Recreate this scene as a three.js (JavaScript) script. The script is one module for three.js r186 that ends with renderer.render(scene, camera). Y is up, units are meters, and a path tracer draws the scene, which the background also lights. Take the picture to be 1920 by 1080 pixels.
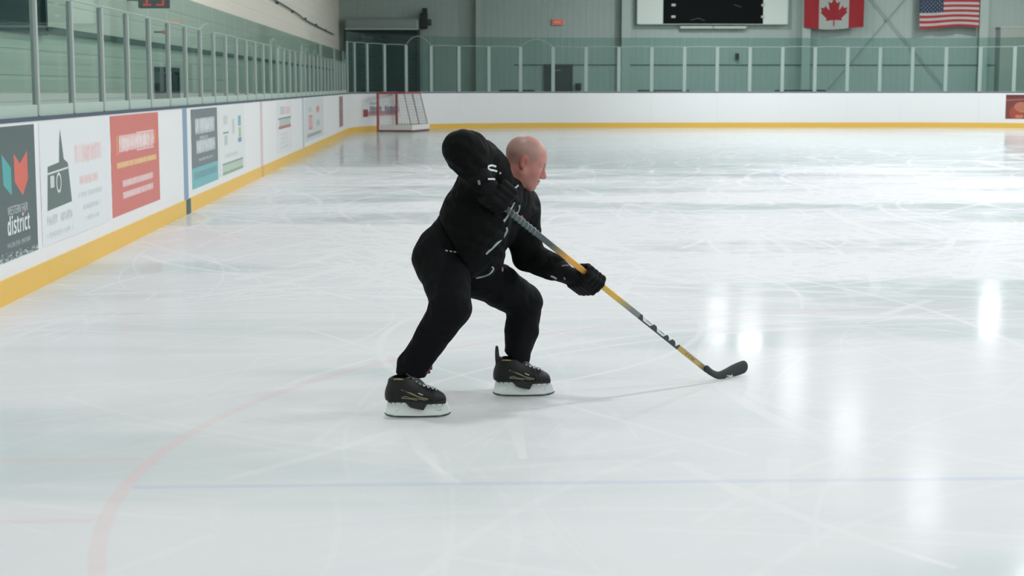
import * as THREE from 'three';
import { mergeGeometries } from 'three/addons/utils/BufferGeometryUtils.js';
import { RoundedBoxGeometry } from 'three/addons/geometries/RoundedBoxGeometry.js';
import { RectAreaLightUniformsLib } from 'three/addons/lights/RectAreaLightUniformsLib.js';

// ---------------------------------------------------------------- camera, exposure, renderer
const scene = new THREE.Scene();
scene.background = new THREE.Color(0x000000);
const camera = new THREE.PerspectiveCamera(20.217, 16 / 9, 0.1, 200);
camera.position.set(0, 1.45, 0);
camera.rotation.order = 'YXZ';
camera.rotation.set(-0.124607, -0.041252, 0);
camera.focus = 7.4;
camera.userData.fStop = 7;
const renderer = new THREE.WebGLRenderer();
renderer.toneMapping = THREE.LinearToneMapping;
renderer.toneMappingExposure = 1.07;
renderer.shadowMap.enabled = true;
RectAreaLightUniformsLib.init();

// the ceiling's lamps: two rows of round high-bay fittings down the hall (x, distance down the hall, size)
const LAMP_Y = 7.18, LAMP_POWER = 166, LAMP_COLOR = 0xfcfcff;
const LAMPS = [];
for (const x of [10, 20.2]) for (let k = -6; k <= 4; k++) LAMPS.push([x, 32.7 + 6.5 * k, 0.7]);
for (let k = -6; k <= -1; k++) LAMPS.push([0.2, 32.7 + 6.5 * k, 0.4]);   // added left-hand row, unseen: smaller fittings put in to brighten the near ice
LAMPS.forEach(([x, d, s]) => {
  const l = new THREE.RectAreaLight(LAMP_COLOR, LAMP_POWER, s, s);
  l.position.set(x, LAMP_Y - 0.03, -d); l.rotation.x = -Math.PI / 2; scene.add(l);
});

// ---------------------------------------------------------------- helpers
const V = (x, y, z) => new THREE.Vector3(x, y, z);
function rng(seed) { return () => { seed = (seed + 0x6D2B79F5) | 0; let t = Math.imul(seed ^ (seed >>> 15), 1 | seed); t = (t + Math.imul(t ^ (t >>> 7), 61 | t)) ^ t; return ((t ^ (t >>> 14)) >>> 0) / 4294967296; }; }
const taken = {};
function numbered(name) { const n = taken[name] = (taken[name] ?? -1) + 1; return n ? `${name}_${String(n).padStart(3, '0')}` : name; }
function tag(o, label, category, group) { o.userData.label = label; if (category) o.userData.category = category; if (group) o.userData.group = group; return o; }
function thing(name, label, category, pos = [0, 0, 0], turn = 0, group) {
  const g = new THREE.Group(); g.name = numbered(name); g.position.set(...pos); g.rotation.y = turn; scene.add(g);
  return tag(g, label, category, group);
}
function mesh(name, geo, mat, parent = scene, label) {
  const m = new THREE.Mesh(Array.isArray(geo) ? merged(geo) : geo, mat);
  m.name = parent === scene ? numbered(name) : name; m.castShadow = m.receiveShadow = true;
  if (label) m.userData.label = label;
  parent.add(m); return m;
}
function struct(name, geo, mat, label) { const m = mesh(name, geo, mat, scene, label); m.userData.kind = 'structure'; return m; }
function merged(list) { return mergeGeometries(list.map((g) => { const q = g.index ? g.toNonIndexed() : g; for (const k of Object.keys(q.attributes)) if (!['position', 'normal', 'uv'].includes(k)) q.deleteAttribute(k); return q; })); }
const box = (w, h, d, x = 0, y = 0, z = 0) => new THREE.BoxGeometry(w, h, d).translate(x, y, z);
const rbox = (w, h, d, r, x = 0, y = 0, z = 0) => new RoundedBoxGeometry(w, h, d, 2, r).translate(x, y, z);
function bar(a, b, r, seg = 8, r2 = r) {
  const d = b.clone().sub(a), L = d.length();
  return new THREE.CylinderGeometry(r2, r, L, seg).translate(0, L / 2, 0).applyQuaternion(new THREE.Quaternion().setFromUnitVectors(V(0, 1, 0), d.normalize())).translate(a.x, a.y, a.z);
}
function tube(pts, r, seg = 6, n = pts.length * 4) { return new THREE.TubeGeometry(new THREE.CatmullRomCurve3(pts), n, r, seg, false); }
const lin = (hex) => new THREE.Color(hex);
function mat(color, roughness = 0.7, extra = {}) { return new THREE.MeshPhysicalMaterial({ color, roughness, ...extra }); }
const canvas = (w, h) => { const c = document.createElement('canvas'); c.width = w; c.height = h; return c; };
function canvasTex(c) { const t = new THREE.CanvasTexture(c); t.colorSpace = THREE.SRGBColorSpace; t.magFilter = THREE.LinearFilter; t.anisotropy = 8; return t; }
function dataTex(data, w, h, srgb) {
  const t = new THREE.DataTexture(data, w, h, THREE.RGBAFormat); t.magFilter = THREE.LinearFilter; t.minFilter = THREE.LinearFilter;
  t.wrapS = t.wrapT = THREE.RepeatWrapping; if (srgb) t.colorSpace = THREE.SRGBColorSpace; t.needsUpdate = true; return t;
}
// value noise
const H = new Uint8Array(512); { const r = rng(7); for (let i = 0; i < 256; i++) H[i] = i; for (let i = 255; i > 0; i--) { const j = (r() * (i + 1)) | 0; [H[i], H[j]] = [H[j], H[i]]; } for (let i = 0; i < 256; i++) H[256 + i] = H[i]; }
const sm = (t) => t * t * (3 - 2 * t), mixf = (a, b, t) => a + (b - a) * t, clamp = (x, a = 0, b = 1) => Math.min(b, Math.max(a, x));
const step = (a, b, x) => sm(clamp((x - a) / (b - a)));
function vn2(x, y) { const i = Math.floor(x), j = Math.floor(y), u = sm(x - i), v = sm(y - j), h = (a, b) => H[(H[a & 255] + b) & 255] / 255; return mixf(mixf(h(i, j), h(i + 1, j), u), mixf(h(i, j + 1), h(i + 1, j + 1), u), v); }
function vn3(x, y, z) {
  const i = Math.floor(x), j = Math.floor(y), k = Math.floor(z), u = sm(x - i), v = sm(y - j), w = sm(z - k);
  const h = (a, b, c) => H[H[H[a & 255] + (b & 255)] + (c & 255)] / 255;
  return mixf(mixf(mixf(h(i, j, k), h(i + 1, j, k), u), mixf(h(i, j + 1, k), h(i + 1, j + 1, k), u), v), mixf(mixf(h(i, j, k + 1), h(i + 1, j, k + 1), u), mixf(h(i, j + 1, k + 1), h(i + 1, j + 1, k + 1), u), v), w);
}
function fbm2(x, y, n = 4) { let s = 0, a = 0.5; for (let i = 0; i < n; i++) { s += a * vn2(x, y); x = x * 2.03 + 17.1; y = y * 2.03 + 5.7; a *= 0.5; } return s / (1 - Math.pow(0.5, n)); }
// grey noise used as fine relief; tiled
function noiseTex(n, fx, fy, seed) {
  const d = new Uint8Array(n * n * 4);
  for (let y = 0; y < n; y++) for (let x = 0; x < n; x++) { const v = 255 * (0.6 * vn2(x * fx / n + seed, y * fy / n) + 0.4 * vn2(x * fx * 3 / n, y * fy * 3 / n + seed)); const o = (y * n + x) * 4; d[o] = d[o + 1] = d[o + 2] = v; d[o + 3] = 255; }
  return dataTex(d, n, n, false);
}

// distance fields and their surface: a tapered capsule, smooth joins, a naive surface net
function rc(a, b, ra, rb) {
  const bx = b.x - a.x, by = b.y - a.y, bz = b.z - a.z, l2 = bx * bx + by * by + bz * bz || 1e-9;
  const f = (x, y, z) => { const px = x - a.x, py = y - a.y, pz = z - a.z; const t = clamp((px * bx + py * by + pz * bz) / l2); const dx = px - bx * t, dy = py - by * t, dz = pz - bz * t; return Math.sqrt(dx * dx + dy * dy + dz * dz) - (ra + (rb - ra) * t); };
  f.lo = [Math.min(a.x - ra, b.x - rb), Math.min(a.y - ra, b.y - rb), Math.min(a.z - ra, b.z - rb)];
  f.hi = [Math.max(a.x + ra, b.x + rb), Math.max(a.y + ra, b.y + rb), Math.max(a.z + ra, b.z + rb)];
  return f;
}
const ball = (a, r) => rc(a, a, r, r);
function ell(c, r) { const m = Math.min(r.x, r.y, r.z); const f = (x, y, z) => { const p = (x - c.x) / r.x, q = (y - c.y) / r.y, s = (z - c.z) / r.z, k0 = Math.hypot(p, q, s), k1 = Math.hypot(p / r.x, q / r.y, s / r.z); return k1 < 1e-6 ? -m : k0 * (k0 - 1) / k1; }; f.lo = [c.x - r.x, c.y - r.y, c.z - r.z]; f.hi = [c.x + r.x, c.y + r.y, c.z + r.z]; return f; }
const smin = (a, b, k) => { const h = Math.max(k - Math.abs(a - b), 0) / k; return Math.min(a, b) - h * h * k * 0.25; };
const smax = (a, b, k) => -smin(-a, -b, k);
function union(list, k) {
  const f = (x, y, z) => { let d = 1e9; for (let i = 0; i < list.length; i++) d = smin(d, list[i](x, y, z), k); return d; };
  f.lo = [0, 1, 2].map((i) => Math.min(...list.map((q) => q.lo[i])) - k); f.hi = [0, 1, 2].map((i) => Math.max(...list.map((q) => q.hi[i])) + k); return f;
}
function chain(pts, radii, k) { const l = []; for (let i = 0; i + 1 < pts.length; i++) l.push(rc(pts[i], pts[i + 1], radii[i], radii[i + 1])); return union(l, k); }
function field(f, from, g) { const q = (x, y, z) => g(f(x, y, z), x, y, z); q.lo = from.lo; q.hi = from.hi; return q; }
function net(f, cell, pad = 0.02, colour) {
  const lo = f.lo.map((v) => v - pad), n = f.hi.map((v, i) => Math.ceil((v + pad - lo[i]) / cell) + 1), [nx, ny, nz] = n;
  const val = new Float32Array(nx * ny * nz), id = new Int32Array(nx * ny * nz).fill(-1), at = (i, j, k) => (k * ny + j) * nx + i;
  for (let k = 0; k < nz; k++) for (let j = 0; j < ny; j++) for (let i = 0; i < nx; i++) val[at(i, j, k)] = f(lo[0] + i * cell, lo[1] + j * cell, lo[2] + k * cell);
  const pos = [], idx = [];
  const C = [[0, 0, 0], [1, 0, 0], [0, 1, 0], [1, 1, 0], [0, 0, 1], [1, 0, 1], [0, 1, 1], [1, 1, 1]], E = [[0, 1], [2, 3], [4, 5], [6, 7], [0, 2], [1, 3], [4, 6], [5, 7], [0, 4], [1, 5], [2, 6], [3, 7]];
  for (let k = 0; k < nz - 1; k++) for (let j = 0; j < ny - 1; j++) for (let i = 0; i < nx - 1; i++) {
    let m = 0; const v = []; for (let c = 0; c < 8; c++) { v[c] = val[at(i + C[c][0], j + C[c][1], k + C[c][2])]; if (v[c] < 0) m |= 1 << c; }
    if (m === 0 || m === 255) continue;
    let x = 0, y = 0, z = 0, cnt = 0;
    for (const [a, b] of E) if ((v[a] < 0) !== (v[b] < 0)) { const t = v[a] / (v[a] - v[b]); x += C[a][0] + (C[b][0] - C[a][0]) * t; y += C[a][1] + (C[b][1] - C[a][1]) * t; z += C[a][2] + (C[b][2] - C[a][2]) * t; cnt++; }
    id[at(i, j, k)] = pos.length / 3; pos.push(lo[0] + (i + x / cnt) * cell, lo[1] + (j + y / cnt) * cell, lo[2] + (k + z / cnt) * cell);
  }
  const quad = (a, b, c, d, flip) => { if (a < 0 || b < 0 || c < 0 || d < 0) return; flip ? idx.push(a, c, b, a, d, c) : idx.push(a, b, c, a, c, d); };
  for (let k = 1; k < nz - 1; k++) for (let j = 1; j < ny - 1; j++) for (let i = 1; i < nx - 1; i++) {
    const s = val[at(i, j, k)] < 0;
    if (s !== val[at(i + 1, j, k)] < 0) quad(id[at(i, j - 1, k - 1)], id[at(i, j, k - 1)], id[at(i, j, k)], id[at(i, j - 1, k)], !s);
    if (s !== val[at(i, j + 1, k)] < 0) quad(id[at(i - 1, j, k - 1)], id[at(i - 1, j, k)], id[at(i, j, k)], id[at(i, j, k - 1)], !s);
    if (s !== val[at(i, j, k + 1)] < 0) quad(id[at(i - 1, j - 1, k)], id[at(i, j - 1, k)], id[at(i, j, k)], id[at(i - 1, j, k)], !s);
  }
  const nrm = new Float32Array(pos.length), uv = new Float32Array(pos.length / 3 * 2), e = cell * 0.5;
  for (let i = 0; i < pos.length; i += 3) {
    const [x, y, z] = [pos[i], pos[i + 1], pos[i + 2]];
    const a = f(x + e, y, z) - f(x - e, y, z), b = f(x, y + e, z) - f(x, y - e, z), c = f(x, y, z + e) - f(x, y, z - e), l = Math.hypot(a, b, c) || 1;
    nrm[i] = a / l; nrm[i + 1] = b / l; nrm[i + 2] = c / l; uv[i / 3 * 2] = x + z * 0.7; uv[i / 3 * 2 + 1] = y + z * 0.3;
  }
  const g = new THREE.BufferGeometry();
  g.setAttribute('position', new THREE.Float32BufferAttribute(pos, 3)); g.setAttribute('normal', new THREE.BufferAttribute(nrm, 3)); g.setAttribute('uv', new THREE.BufferAttribute(uv, 2)); g.setIndex(idx);
  if (colour) { const col = new Float32Array(pos.length); for (let i = 0; i < pos.length; i += 3) { const c = colour(pos[i], pos[i + 1], pos[i + 2]); col[i] = c.r; col[i + 1] = c.g; col[i + 2] = c.b; } g.setAttribute('color', new THREE.BufferAttribute(col, 3)); }
  return g;
}
// a point on the surface of a field, found by walking from outside along a line; and lines and patches laid on the surface
function onto(f, q, lift = 0.001) { let [x, y, z, dx, dy, dz] = q; for (let i = 0; i < 80; i++) { const d = f(x, y, z); if (d < 4e-4) break; x += dx * d * 0.8; y += dy * d * 0.8; z += dz * d * 0.8; } return V(x - dx * lift, y - dy * lift, z - dz * lift); }
function seam(f, rays, r, lift = 0) { const p = rays.map((q) => onto(f, q, lift - r)); return tube(p, r * 1.4, 8, p.length * 6); }   // sunk in, so that a flat ridge shows

// ---------------------------------------------------------------- the ice
const LX = -2.935, RX = 22.965, FD = 56.4, CR = 7;            // boards: left x, right x, far distance, corner radius
function icePaint(x0, x1, d0, d1, n) {
  const S = (x) => (x - x0) / (x1 - x0) * n, T = (d) => (d1 - d) / (d1 - d0) * n;
  const sx = n / (x1 - x0), sy = n / (d1 - d0);
  // snow thrown up by the skates: carved arcs and scrapes, the same strokes in both sheets
  const c = canvas(n, n), g = c.getContext('2d'); g.fillStyle = '#000'; g.fillRect(0, 0, n, n); g.lineCap = 'round';
  const r = rng(31);
  const stroke = (pts, w, a) => { g.save(); g.strokeStyle = `rgba(255,255,255,${a})`; g.setTransform(sx, 0, 0, -sy, -x0 * sx, d1 * sy); g.lineWidth = w; g.beginPath(); pts.forEach(([x, d], i) => (i ? g.lineTo(x, d) : g.moveTo(x, d))); g.stroke(); g.restore(); };
  const carve = (x, d, len, turn, w, a) => { let h = r() * 6.283; const pts = [[x, d]]; const m = 14; for (let i = 0; i < m; i++) { h += turn * len / m; x += Math.cos(h) * len / m; d += Math.sin(h) * len / m; pts.push([x, d]); } stroke(pts, w, a); };
  for (let i = 0; i < 950; i++) { const d = 9.5 + 20 * Math.pow(r(), 1.1); carve(-2.9 + r() * 15 * (0.35 + d / 28), d, 0.8 + r() * 5, (r() - 0.5) * 0.7, 0.012 + r() * r() * 0.12, 0.1 + r() * 0.4); }
  for (let i = 0; i < 330; i++) carve(-2.9 + r() * 18, 23 + 13 * Math.pow(r(), 1.6), 1.5 + r() * 6, (r() - 0.5) * 0.5, 0.015 + r() * 0.06, 0.12 + r() * 0.4);
  for (let i = 0; i < 30; i++) carve(-2.9 + r() * 21, 36 + 18 * r(), 2 + r() * 6, (r() - 0.5) * 0.3, 0.015 + r() * 0.03, 0.1 + r() * 0.2);
  for (let i = 0; i < 260; i++) carve(-2.5 + r() * 8, 4 + 7 * r(), 0.6 + r() * 3, (r() - 0.5) * 0.8, 0.006 + r() * 0.04, 0.04 + r() * 0.11);
  // broad scraped patches seen in the middle of the sheet
  for (let i = 0; i < 90; i++) { const d = 12 + r() * 13, x = -1 + r() * 0.37 * d; for (let k = 0; k < 12; k++) carve(x + (r() - 0.5) * 1.6, d + (r() - 0.5) * 1.4, 0.5 + r() * 1.6, (r() - 0.5) * 2, 0.03 + r() * 0.12, 0.05 + r() * 0.13); }
  for (let i = 0; i < 26; i++) { const d = 30 + r() * 9, x = 5 + r() * 7; for (let k = 0; k < 5; k++) carve(x, d + (r() - 0.5) * 0.8, 1.5 + r() * 3, (r() - 0.5) * 0.4, 0.05 + r() * 0.18, 0.12 + r() * 0.25); }
  // the skater's own tracks
  for (const p of [[[-0.17, 6.9], [-0.1, 6.3], [0.02, 5.8]], [[0.9, 6.1], [1.05, 5.6], [1.3, 5.1], [1.55, 4.7]], [[1.3, 6.15], [1.2, 5.6]], [[0.36, 7.4], [0.3, 6.9], [0.32, 6.2]]]) for (let k = 0; k < 4; k++) stroke(p.map(([x, d]) => [x + (r() - 0.5) * 0.06, d]), 0.012 + r() * 0.03, 0.22);
  const snow = g.getImageData(0, 0, n, n).data;
  // paint under the ice
  const q = canvas(n, n), b = q.getContext('2d'); b.clearRect(0, 0, n, n);
  b.setTransform(sx, 0, 0, -sy, -x0 * sx, d1 * sy);
  const line = (d, w, col, xa = LX, xb = RX) => { b.fillStyle = col; b.fillRect(xa, d - w / 2, xb - xa, w); };
  const BLUE = '#9db4d6', RED = '#dcb3b6';
  line(5.795, 0.05, '#b3c0da', -1.15, RX); line(10.34, 0.05, '#d3bfc4');
  line(18.48, 0.3, 'rgba(157,180,214,0.55)'); line(26.1, 0.3, 'rgba(220,179,182,0.5)'); line(33.8, 0.3, 'rgba(157,180,214,0.55)'); line(53, 0.05, RED);
  b.strokeStyle = '#e4c3c5'; b.lineWidth = 0.055; for (const [cx, cd] of [[3.4, 5.79], [16.6, 5.79], [3.4, 46], [16.6, 46]]) { b.beginPath(); b.arc(cx, cd, 4.57, 0, 7); b.stroke(); }
  line(6.24, 0.05, '#e2c2c4', -1.78, -1.19); line(5.34, 0.05, '#e2c2c4', -1.78, -1.19);
  b.strokeStyle = BLUE; b.lineWidth = 0.08; b.beginPath(); b.arc(10, 26.1, 4.57, 0, 7); b.stroke();
  const paint = b.getImageData(0, 0, n, n).data;
  const col = new Uint8Array(n * n * 4), rough = new Uint8Array(n * n * 4);
  for (let y = 0; y < n; y++) for (let x = 0; x < n; x++) {
    const o = (y * n + x) * 4, out = ((n - 1 - y) * n + x) * 4, X = x0 + (x + 0.5) / sx, D = d1 - (y + 0.5) / sy;
    const m = fbm2(X * 0.3, D * 0.62, 4), fine = fbm2(X * 1.4, D * 6, 3);
    const wornSheen = D < 11 ? mixf(0.4, 0.74, step(6, 8.5, D)) : D < 24 ? 0.5 : mixf(0.5, 0.0, step(24, 33, D));   // skated white
    let s = clamp(snow[o] / 255 * 1.1 + step(0.5 - wornSheen * 0.45, 0.8 - wornSheen * 0.45, m + 0.16 * (fine - 0.5)) * (D < 11 ? 0.85 : mixf(0.8, 0.15, step(27, 36, D))));
    const pa = paint[o + 3] / 255 * 0.42 * (1 - 0.45 * s), t = s * (0.9 + 0.1 * fine);
    const base = [mixf(203, 224, t), mixf(211, 225, t), mixf(212, 227, t)];
    for (let i = 0; i < 3; i++) col[out + i] = mixf(base[i], paint[o + i], pa) - 3 * (fine - 0.5);
    col[out + 3] = 255;
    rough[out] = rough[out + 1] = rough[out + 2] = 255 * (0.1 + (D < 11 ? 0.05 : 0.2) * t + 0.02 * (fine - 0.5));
    rough[out + 3] = 255 * mixf(mixf(0.16, 0.6, step(24, 32, D)), 0.035, Math.pow(t, 0.7));   // skated ice has lost its shine; clean shine cut nearer to dim lamp streaks
  }
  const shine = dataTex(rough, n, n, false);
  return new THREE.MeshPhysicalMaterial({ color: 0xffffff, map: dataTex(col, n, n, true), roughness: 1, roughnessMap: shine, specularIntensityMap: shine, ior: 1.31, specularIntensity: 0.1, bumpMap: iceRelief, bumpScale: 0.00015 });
}
const iceRelief = noiseTex(512, 64, 64, 3); iceRelief.repeat.set(7, 7);
const ice = new THREE.Group(); ice.name = 'ice_surface'; ice.userData = { kind: 'structure', label: 'white scuffed ice sheet with faint painted lines' }; scene.add(ice);
function slab(x0, x1, d0, d1, material, u0 = 0, u1 = 1, v0 = 0, v1 = 1) {
  const g = new THREE.PlaneGeometry(x1 - x0, d1 - d0).rotateX(-Math.PI / 2).translate((x0 + x1) / 2, 0, -(d0 + d1) / 2), uv = g.attributes.uv;
  for (let i = 0; i < 4; i++) uv.setXY(i, mixf(u0, u1, uv.getX(i)), mixf(v0, v1, uv.getY(i)));
  return mesh('ice_sheet', g, material, ice);
}
{
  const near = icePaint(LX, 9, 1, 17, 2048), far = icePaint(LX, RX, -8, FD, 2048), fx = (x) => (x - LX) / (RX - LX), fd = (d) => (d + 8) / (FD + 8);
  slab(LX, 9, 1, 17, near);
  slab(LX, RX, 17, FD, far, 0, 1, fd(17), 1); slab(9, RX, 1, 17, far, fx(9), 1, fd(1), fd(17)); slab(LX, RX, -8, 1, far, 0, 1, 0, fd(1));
}

// ---------------------------------------------------------------- the boards round it: one path, walked clockwise from the near left
const S1 = FD - CR + 6, SA = Math.PI / 2 * CR, S2 = S1 + SA, S3 = S2 + (RX - LX - 2 * CR), S4 = S3 + SA, S5 = S4 + 30;
function walk(s) {   // point on the inner face and the direction into the rink
  if (s <= S1) return [LX, s - 6, 1, 0];
  if (s <= S2) { const t = (s - S1) / CR; return [LX + CR - CR * Math.cos(t), FD - CR + CR * Math.sin(t), Math.cos(t), -Math.sin(t)]; }
  if (s <= S3) return [LX + CR + s - S2, FD, 0, -1];
  if (s <= S4) { const t = (s - S3) / CR; return [RX - CR + CR * Math.sin(t), FD - CR + CR * Math.cos(t), -Math.sin(t), -Math.cos(t)]; }
  return [RX, FD - CR - (s - S4), -1, 0];
}
const onPath = (s, off, y) => { const [x, d, nx, nd] = walk(s); return V(x + nx * off, y, -(d + nd * off)); };
// a strip along the path from s0 to s1, between heights y0 and y1 and offsets o0 (back) and o1 (front, towards the ice)
function strip(s0, s1, y0, y1, o0, o1) {
  const bends = (s0 < S2 && s1 > S1) || (s0 < S4 && s1 > S3), n = bends ? Math.max(2, Math.ceil((s1 - s0) / 0.35)) : 1, pos = [], nor = [], uv = [];
  const P = []; for (let i = 0; i <= n; i++) { const s = mixf(s0, s1, i / n), w = walk(s); P.push({ s: i / n * (s1 - s0), q: [onPath(s, o0, y0), onPath(s, o1, y0), onPath(s, o1, y1), onPath(s, o0, y1)], n: V(w[2], 0, -w[3]) }); }
  const face = (a, b, c, d, na, nb, ua, ub, va, vb) => { for (const [p, m, u, v] of [[a, na, ua, va], [b, nb, ub, va], [c, nb, ub, vb], [a, na, ua, va], [c, nb, ub, vb], [d, na, ua, vb]]) { pos.push(p.x, p.y, p.z); nor.push(m.x, m.y, m.z); uv.push(u, v); } };
  const up = V(0, 1, 0), dn = V(0, -1, 0);
  for (let i = 0; i < n; i++) {
    const A = P[i], B = P[i + 1], back = (m) => m.clone().negate(), a = i / n, b = (i + 1) / n;
    face(A.q[1], B.q[1], B.q[2], A.q[2], A.n, B.n, a, b, 0, 1);
    face(B.q[0], A.q[0], A.q[3], B.q[3], back(B.n), back(A.n), b, a, 0, 1);
    face(A.q[2], B.q[2], B.q[3], A.q[3], up, up, a, b, 0, 1);
    face(A.q[0], B.q[0], B.q[1], A.q[1], dn, dn, a, b, 0, 1);
  }
  const e0 = P[1].q[1].clone().sub(P[0].q[1]).normalize().negate(), e1 = P[n].q[1].clone().sub(P[n - 1].q[1]).normalize();
  face(P[0].q[0], P[0].q[1], P[0].q[2], P[0].q[3], e0, e0, 0, 1, 0, 1); face(P[n].q[1], P[n].q[0], P[n].q[3], P[n].q[2], e1, e1, 0, 1, 0, 1);
  const g = new THREE.BufferGeometry(); g.setAttribute('position', new THREE.Float32BufferAttribute(pos, 3)); g.setAttribute('normal', new THREE.Float32BufferAttribute(nor, 3)); g.setAttribute('uv', new THREE.Float32BufferAttribute(uv, 2)); return g;
}
const scuff = noiseTex(256, 24, 60, 9);
const M = {
  board: mat(lin('#e9eaea'), 0.42, { bumpMap: scuff, bumpScale: 0.0006 }),
  kick: mat(lin('#e8bc52'), 0.45), cap: mat(lin('#33495c'), 0.5), sill: mat(lin('#a9bdb2'), 0.5), post: mat(lin('#a9b3b0'), 0.5, { metalness: 0.2 }),
  glass: new THREE.MeshPhysicalMaterial({ color: new THREE.Color(0.53, 0.7, 0.67), roughness: 0.02, transmission: 1, thickness: 0, ior: 1.45, specularIntensity: 0.8 }),
  cord: mat(lin('#a4b8b0'), 0.5), farPost: mat(lin('#9bada6'), 0.5), blueStripe: mat(lin('#7f9cb4'), 0.45), redStripe: mat(lin('#d6c3c1'), 0.45), paleBlue: mat(lin('#b6c7cf'), 0.45), gap: mat(lin('#3f5f68'), 0.6),
};
const BT = 1.2, KT = 0.17, PSTEP = 1.145, P0 = 10.85 + 6 - 13 * PSTEP;   // board top, kick plate top, spacing of the glass posts
const sOfD = (d) => d + 6;
const runs = [
  ['left', 0.4, S1, 'long straight run of white rink boards with advertisements along the left', 'low glass screen in posts on the boards along the left wall', 2.117, 2.44],
  ['corner', S1, S2, 'curved white rink boards in the far left corner behind the goal', 'tall glass screen round the far left corner behind the goal', 2.77, 3.1],
  ['end', S2, S3, 'straight white rink boards across the far end of the ice', 'tall glass screen with pale posts across the far end', 2.77, 3.1],
  ['far corner', S3, S4, 'curved white rink boards in the far right corner with the red advertisement', 'tall glass screen round the far right corner', 2.77, 3.1],
];
for (const [key, s0, s1, label, glassLabel, postTop, glassTop] of runs) {
  const b = thing('rink_boards', label, 'rink boards'), w = thing('glass_screen', glassLabel, 'glass screen');
  const posts = []; for (let s = P0; s < S5; s += PSTEP) if (s >= s0 - 0.01 && s < s1) posts.push(s);
  const cuts = [s0, ...posts.filter((_, i) => i % 2 === 0 && posts[i] > s0 + 0.6 && posts[i] < s1 - 0.6), s1];
  for (let i = 0; i + 1 < cuts.length; i++) {
    const a = cuts[i] + 0.0012, c = cuts[i + 1] - 0.0012;
    mesh('board_panel', strip(a, c, KT, BT, -0.07, 0), M.board, b);
    mesh('kick_plate', strip(a, c, 0, KT, -0.07, 0.012), M.kick, b, 'yellow kick plate');
    mesh('cap_rail', strip(a, c, BT, BT + 0.028, -0.1, 0.006), M.cap, b, 'dark blue cap rail');
  }
  if (key === 'left') {
    const st = (d0, d1, m, l) => mesh('line_stripe', [strip(sOfD(d0), sOfD(d1), KT, BT - 0.004, 0, 0.0025)], m, b, l);
    st(18.3, 18.6, M.blueStripe, 'blue line carried up the boards'); st(25.95, 26.25, M.redStripe, 'faint red line carried up the boards'); st(33.6, 33.95, M.paleBlue, 'pale blue line carried up the boards');
    mesh('kick_stripe', strip(sOfD(18.36), sOfD(18.66), 0, KT, 0.0125, 0.016), M.gap, b, 'dark join in the kick plate');
    mesh('kick_stripe', strip(sOfD(25.97), sOfD(26.25), 0, KT, 0.0125, 0.016), mat(lin('#d3ab78'), 0.5), b, 'faint red band on the kick plate');
  }
  // glass: a sill, a pane between each two posts, a thin pale cord from post to post
  const y0 = BT + 0.028, sill = key === 'left' ? 0.085 : 0.02;
  mesh('sill', strip(s0, s1, y0, y0 + sill, -0.055, -0.03), key === 'left' ? M.sill : M.post, w, 'pale sill strip under the glass');
  const spans = [s0, ...posts.filter((s) => s > s0 + 0.05), s1], r = rng(5 + s0 | 0);
  for (let i = 0; i + 1 < spans.length; i++) {
    if (spans[i + 1] - spans[i] < 0.15) continue;
    const a = spans[i] + 0.003, c = spans[i + 1] - 0.003, n = a < S2 && c > S1 || a < S4 && c > S3 ? 6 : 1, pos = [], ix = [], nn = [], uu = [];
    for (let k = 0; k <= n; k++) { const s = mixf(a, c, k / n), p = onPath(s, -0.042, 0), q = walk(s); pos.push(p.x, y0 + sill, p.z, p.x, glassTop, p.z); nn.push(q[2], 0, -q[3], q[2], 0, -q[3]); uu.push(k / n, 0, k / n, 1); if (k) { const o = 2 * k; ix.push(o - 2, o, o + 1, o - 2, o + 1, o - 1); } }
    const g = new THREE.BufferGeometry(); g.setAttribute('position', new THREE.Float32BufferAttribute(pos, 3)); g.setAttribute('normal', new THREE.Float32BufferAttribute(nn, 3)); g.setAttribute('uv', new THREE.Float32BufferAttribute(uu, 2)); g.setIndex(ix);
    mesh('glass_pane', g, M.glass, w, 'green-tinted clear pane');
    const bow = (r() < 0.2 ? 0.12 + r() * 0.2 : r() * 0.03) * (key === 'left' ? 0.5 : 1), pts = []; for (let k = 0; k <= 8; k++) { const t = k / 8; pts.push(onPath(mixf(spans[i], spans[i + 1], t), -0.03, postTop + 0.01 + bow * 4 * t * (1 - t) * (r() * 0.05 + 0.95))); }
    mesh('edge_cord', tube(pts, key === 'left' ? 0.005 : 0.009, 5, 10), M.cord, w, 'thin pale cord from post to post');
  }
  posts.forEach((s) => { const p = onPath(s, -0.042, 0), q = walk(s); mesh('post', rbox(key === 'left' ? 0.045 : 0.125, postTop - y0, key === 'left' ? 0.05 : 0.06, 0.008, 0, (postTop + y0) / 2, 0).rotateY(Math.atan2(q[2], -q[3])).translate(p.x, 0, p.z), key === 'left' ? M.post : M.farPost, w); });
}

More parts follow.
